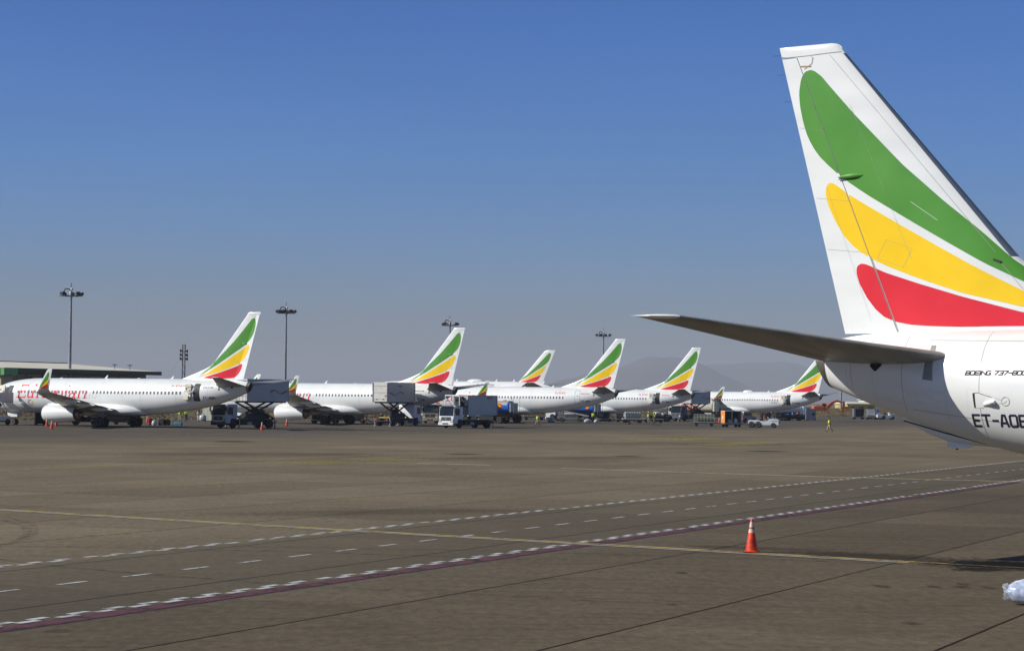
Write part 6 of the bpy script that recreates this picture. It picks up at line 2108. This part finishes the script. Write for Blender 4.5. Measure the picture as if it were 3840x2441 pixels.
def person(label, loc, rz, pose, trousers, vest=True, top_m=None, h=1.72, hat=None, z=0.0, group='airport workers', sleeves=None):
    t = thing('person', label, 'person', (*loc, z), rz, group)
    k = h / 1.75
    t.scale = (k, k, k)
    P = POSES[pose]
    zp = P['pel']; sh = P['arms'][0][0][2]
    ch = (zp + sh) / 2 + .06
    V = [(0, 0, zp), (0, 0, zp + .17), (.01, 0, ch), (0, 0, sh + .03), (.02, 0, sh + .13), (.035, 0, sh + .22), (.03, 0, sh + .32)]
    Rr = [(.15, .11), (.135, .10), (.165, .11), (.13, .085), (.055, .055), (.088, .098), (.07, .085)]
    Ed = [(0, 1), (1, 2), (2, 3), (3, 4), (4, 5), (5, 6)]
    def chain(pts, rad, frm):
        last = frm
        for p, r in zip(pts, rad):
            V.append(p); Rr.append(r); Ed.append((last, len(V) - 1)); last = len(V) - 1
        return last
    chain([(.125, 0, sh + .20)], [.014], 5)                       # nose
    for s in (1, -1): chain([(.02, s * .10, sh + .21)], [.018], 5)   # ears
    for i, s in ((0, -1), (1, 1)):
        chain(P['legs'][i], [.085, .058, .042, .036], 0)
        wr = chain(P['arms'][i], [.055, .042, .030], 3)
        a, b = Vector(P['arms'][i][1]), Vector(P['arms'][i][2])
        d = (b - a).normalized()
        side = Vector((1, 0, 0)) - d * d.x
        side.normalize()
        palm = b + d * .055
        pm = chain([tuple(palm)], [(.030, .018)], wr)
        for q, ln in ((-.024, .062), (-.008, .075), (.009, .070), (.024, .055)):
            k1 = palm + side * q + d * .05
            k2 = k1 + d * ln * .45 + Vector((0, -s * .012, 0))
            chain([tuple(k1), tuple(k2)], [.0095, .0080], pm)
        th = b + d * .03 + side * .038
        chain([tuple(th), tuple(th + d * .035 + side * .008)], [.011, .009], pm)
    skin_graph('body', V, Ed, Rr, M_skin, t)
    # clothes
    lv, le, lr = [(0, 0, zp + .06), (0, 0, zp - .02)], [(0, 1)], [(.165, .125), (.155, .12)]
    for i in (0, 1):
        L_ = P['legs'][i]
        last = 1
        for p, r in zip(L_[:3], (.098, .072, .060)):
            q = p if p is not L_[2] else tuple(Vector(p) + (Vector(L_[1]) - Vector(p)).normalized() * .05)
            lv.append(q); lr.append(r); le.append((last, len(lv) - 1)); last = len(lv) - 1
    skin_graph('trousers', lv, le, lr, trousers, t)
    tm = M_vest if vest else (top_m or M_palecl)
    sv2, se, sr = [(0, 0, zp + .02), (0, 0, zp + .18), (.01, 0, ch), (0, 0, sh + .03)], [(0, 1), (1, 2), (2, 3)], [(.172, .13), (.158, .122), (.185, .13), (.15, .10)]
    if not vest:
        for i in (0, 1):
            last = 3
            for p, r in zip(P['arms'][i], (.07, .056, .042)):
                sv2.append(p); sr.append(r); se.append((last, len(sv2) - 1)); last = len(sv2) - 1
    top = skin_graph('vest' if vest else 'shirt', sv2, se, sr, tm, t, grow=1.38 if vest else 1.15)
    if vest:
        sv2, se, sr = [(0, 0, sh)], [], [.06]
        for i in (0, 1):
            last = 0
            for p, r in zip(P['arms'][i], (.068, .052, .040)):
                sv2.append(p); sr.append(r); se.append((last, len(sv2) - 1)); last = len(sv2) - 1
        skin_graph('shirt_sleeves', sv2, se, sr, sleeves or M_palecl, t)
        for zz in (zp + .10, zp + .24):
            mb = MB(); rings = []
            for dz in (-.025, .025):
                rings.append([(.012 + .178 * math.cos(a), .226 * math.sin(a), zz + dz) for a in [2 * math.pi * j / 24 for j in range(24)]])
            mb.loft(rings, M_refl, caps=(False, False)); mb.build('reflective_strip', top)
    mb = MB()
    for i in (0, 1):
        an, to = P['legs'][i][2], P['legs'][i][3]
        sb = MB()
        v = Vector(to) - Vector(an)
        sb.loft([[(an[0] + v.x * u - .05 * (1 - u), an[1] + v.y * u + w * math.cos(a), an[2] - .03 + (to[2] - an[2] + .03) * u + hgt * math.sin(a)) for a in [2 * math.pi * j / 10 for j in range(10)]] for u, w, hgt in ((0, .03, .05), (.1, .045, .058), (.6, .05, .04), (1.1, .047, .032), (1.35, .02, .016))], M_shoe)
        sb.build('shoe', t)
    mb = MB()
    c = (.012, 0, sh + .27)
    mb.lathe([(-.03, .094), (.03, .098), (.08, .082), (.105, .05), (.115, 0)], hat or M_hair, o=c, n=18, sc=(1.08, .95))
    if hat: mb.lathe([(.0, .15), (.012, .15), (.02, .1)], hat, o=c, n=18)
    mb.build('hat' if hat else 'hair', t)
    mb = MB()
    for s in (1, -1): mb.lathe([(-.008, .001), (0, .009), (.008, .001)], M_black, axis='X', o=(.118, s * .032, sh + .235), n=8)
    mb.build('eyes', t)
    mb = MB(); mb.box((.118, 0, sh + .155), (.01, .045, .008), mat('lips', (.2, .06, .05), .5)); mb.build('mouth', t)
    return t
GP = 'workers in high-visibility vests'
person('worker in yellow vest and khaki trousers walking left, in front of the ET-APK airliner', (3.6, 283), 200, 'walk', M_khaki, group=GP, h=1.62)
person('worker in bright vest and tan trousers walking left, alone under the near tail', (38.8, 255), 190, 'walk', mat('tan_cloth', (.42, .27, .17), .85), group=GP, h=1.78, sleeves=mat('red_brown_cloth', (.3, .08, .05), .85))
person('left of the two vested workers standing close together by the cargo dollies', (21.6, 329), 250, 'stand', M_khaki, group=GP, h=1.75, sleeves=M_khaki, hat=M_whw)
person('right of the two vested workers standing close together by the cargo dollies', (22.6, 330), 120, 'stand', M_khaki, group=GP, h=1.7, sleeves=M_khaki)
person('vested worker in pale trousers behind the leftmost airliner, left of the blue-trousered one', (-45.5, 288), 80, 'stand', mat('beige_cloth', (.45, .38, .28), .85), group=GP, h=1.75, sleeves=M_vest)
person('vested worker in blue trousers behind the leftmost airliner', (-44.75, 288.5), 120, 'stand', M_bluecl, group=GP, h=1.75, sleeves=M_vest)
person('person in pale clothes carrying a plastic bundle behind the leftmost airliner', (-43.3, 290), 330, 'reach', M_palecl, vest=False, top_m=mat('pale_shirt', (.42, .36, .3), .85), group=None)
luggage('plastic_sack', 'translucent plastic sack carried beside the person in pale clothes', (-42.6, 289.6), (1.1, .9, 1.0), M_wrap, 0, None, .12, True)
person('vested worker in dark trousers standing at the belt loader', (12.9, 328.5), 100, 'stand', M_black, group=GP, h=1.8, sleeves=M_vest)
person('vested worker far behind the netted silver cargo', (20.6, 345), 200, 'stand', M_black, group=GP, h=1.7)
person('vested worker standing by the dolly with the blue covered load', (78.4, 452), 250, 'stand', M_redcase, group=GP, h=1.8)
person('vested worker under the second airliner engine', (-24.0, 284), 60, 'reach', M_bluecl, group=GP, h=1.7)
person('man in reddish shirt driving the white six-wheeled tractor', (34.45, 285.05), -12, 'sit', M_khaki, vest=False, top_m=mat('reddish_shirt', (.28, .09, .06), .85), z=1.0, h=1.72, group=None)
person('man in dark shirt in the tractor seat beside its driver', (34.6, 285.9), -12, 'sit', M_khaki, vest=False, top_m=M_black, z=1.0, h=1.72, group=None)
person('person in blue shirt standing under the farthest airliner tail', (56.2, 418), 200, 'reach', M_black, vest=False, top_m=mat('bright_blue_cloth', (.05, .22, .62), .8), group=None, h=1.7)
person('person in pale shirt standing left of the blue-shirted one', (54.6, 419), 300, 'stand', M_black, vest=False, group=None, h=1.7)
person('person in orange-brown shirt standing right of the blue-shirted one', (57.3, 419), 250, 'stand', M_black, vest=False, top_m=mat('rust_cloth', (.4, .14, .06), .85), group=None, h=1.7)

# ------------------------------------------------------------------ haze
def haze(x0, x1, y0, y1, z0, z1, dens):
    mb = MB(); mb.box(((x0 + x1) / 2, (y0 + y1) / 2, (z0 + z1) / 2), (x1 - x0, y1 - y0, z1 - z0), M_white)
    ob = mb.build('haze', None, smooth=0)
    m = bpy.data.materials.new('haze')
    m.use_nodes = True
    nt = m.node_tree; nt.nodes.clear()
    o = nt.nodes.new('ShaderNodeOutputMaterial'); v = nt.nodes.new('ShaderNodeVolumePrincipled')
    v.inputs['Density'].default_value = dens
    v.inputs['Density Attribute'].default_value = ''
    v.inputs['Color'].default_value = HAZE_COL
    v.inputs['Anisotropy'].default_value = 0.0
    nt.links.new(v.outputs[0], o.inputs['Volume'])
    ob.data.materials.clear(); ob.data.materials.append(m)
    ob['kind'] = 'stuff'; ob['label'] = 'thin blue-grey haze over the whole airfield'; ob['category'] = 'haze'
HAZE_COL = (.655, .69, .76, 1)
haze(-20000, 20000, -20000, 20000, -60, 345, 0.000105)
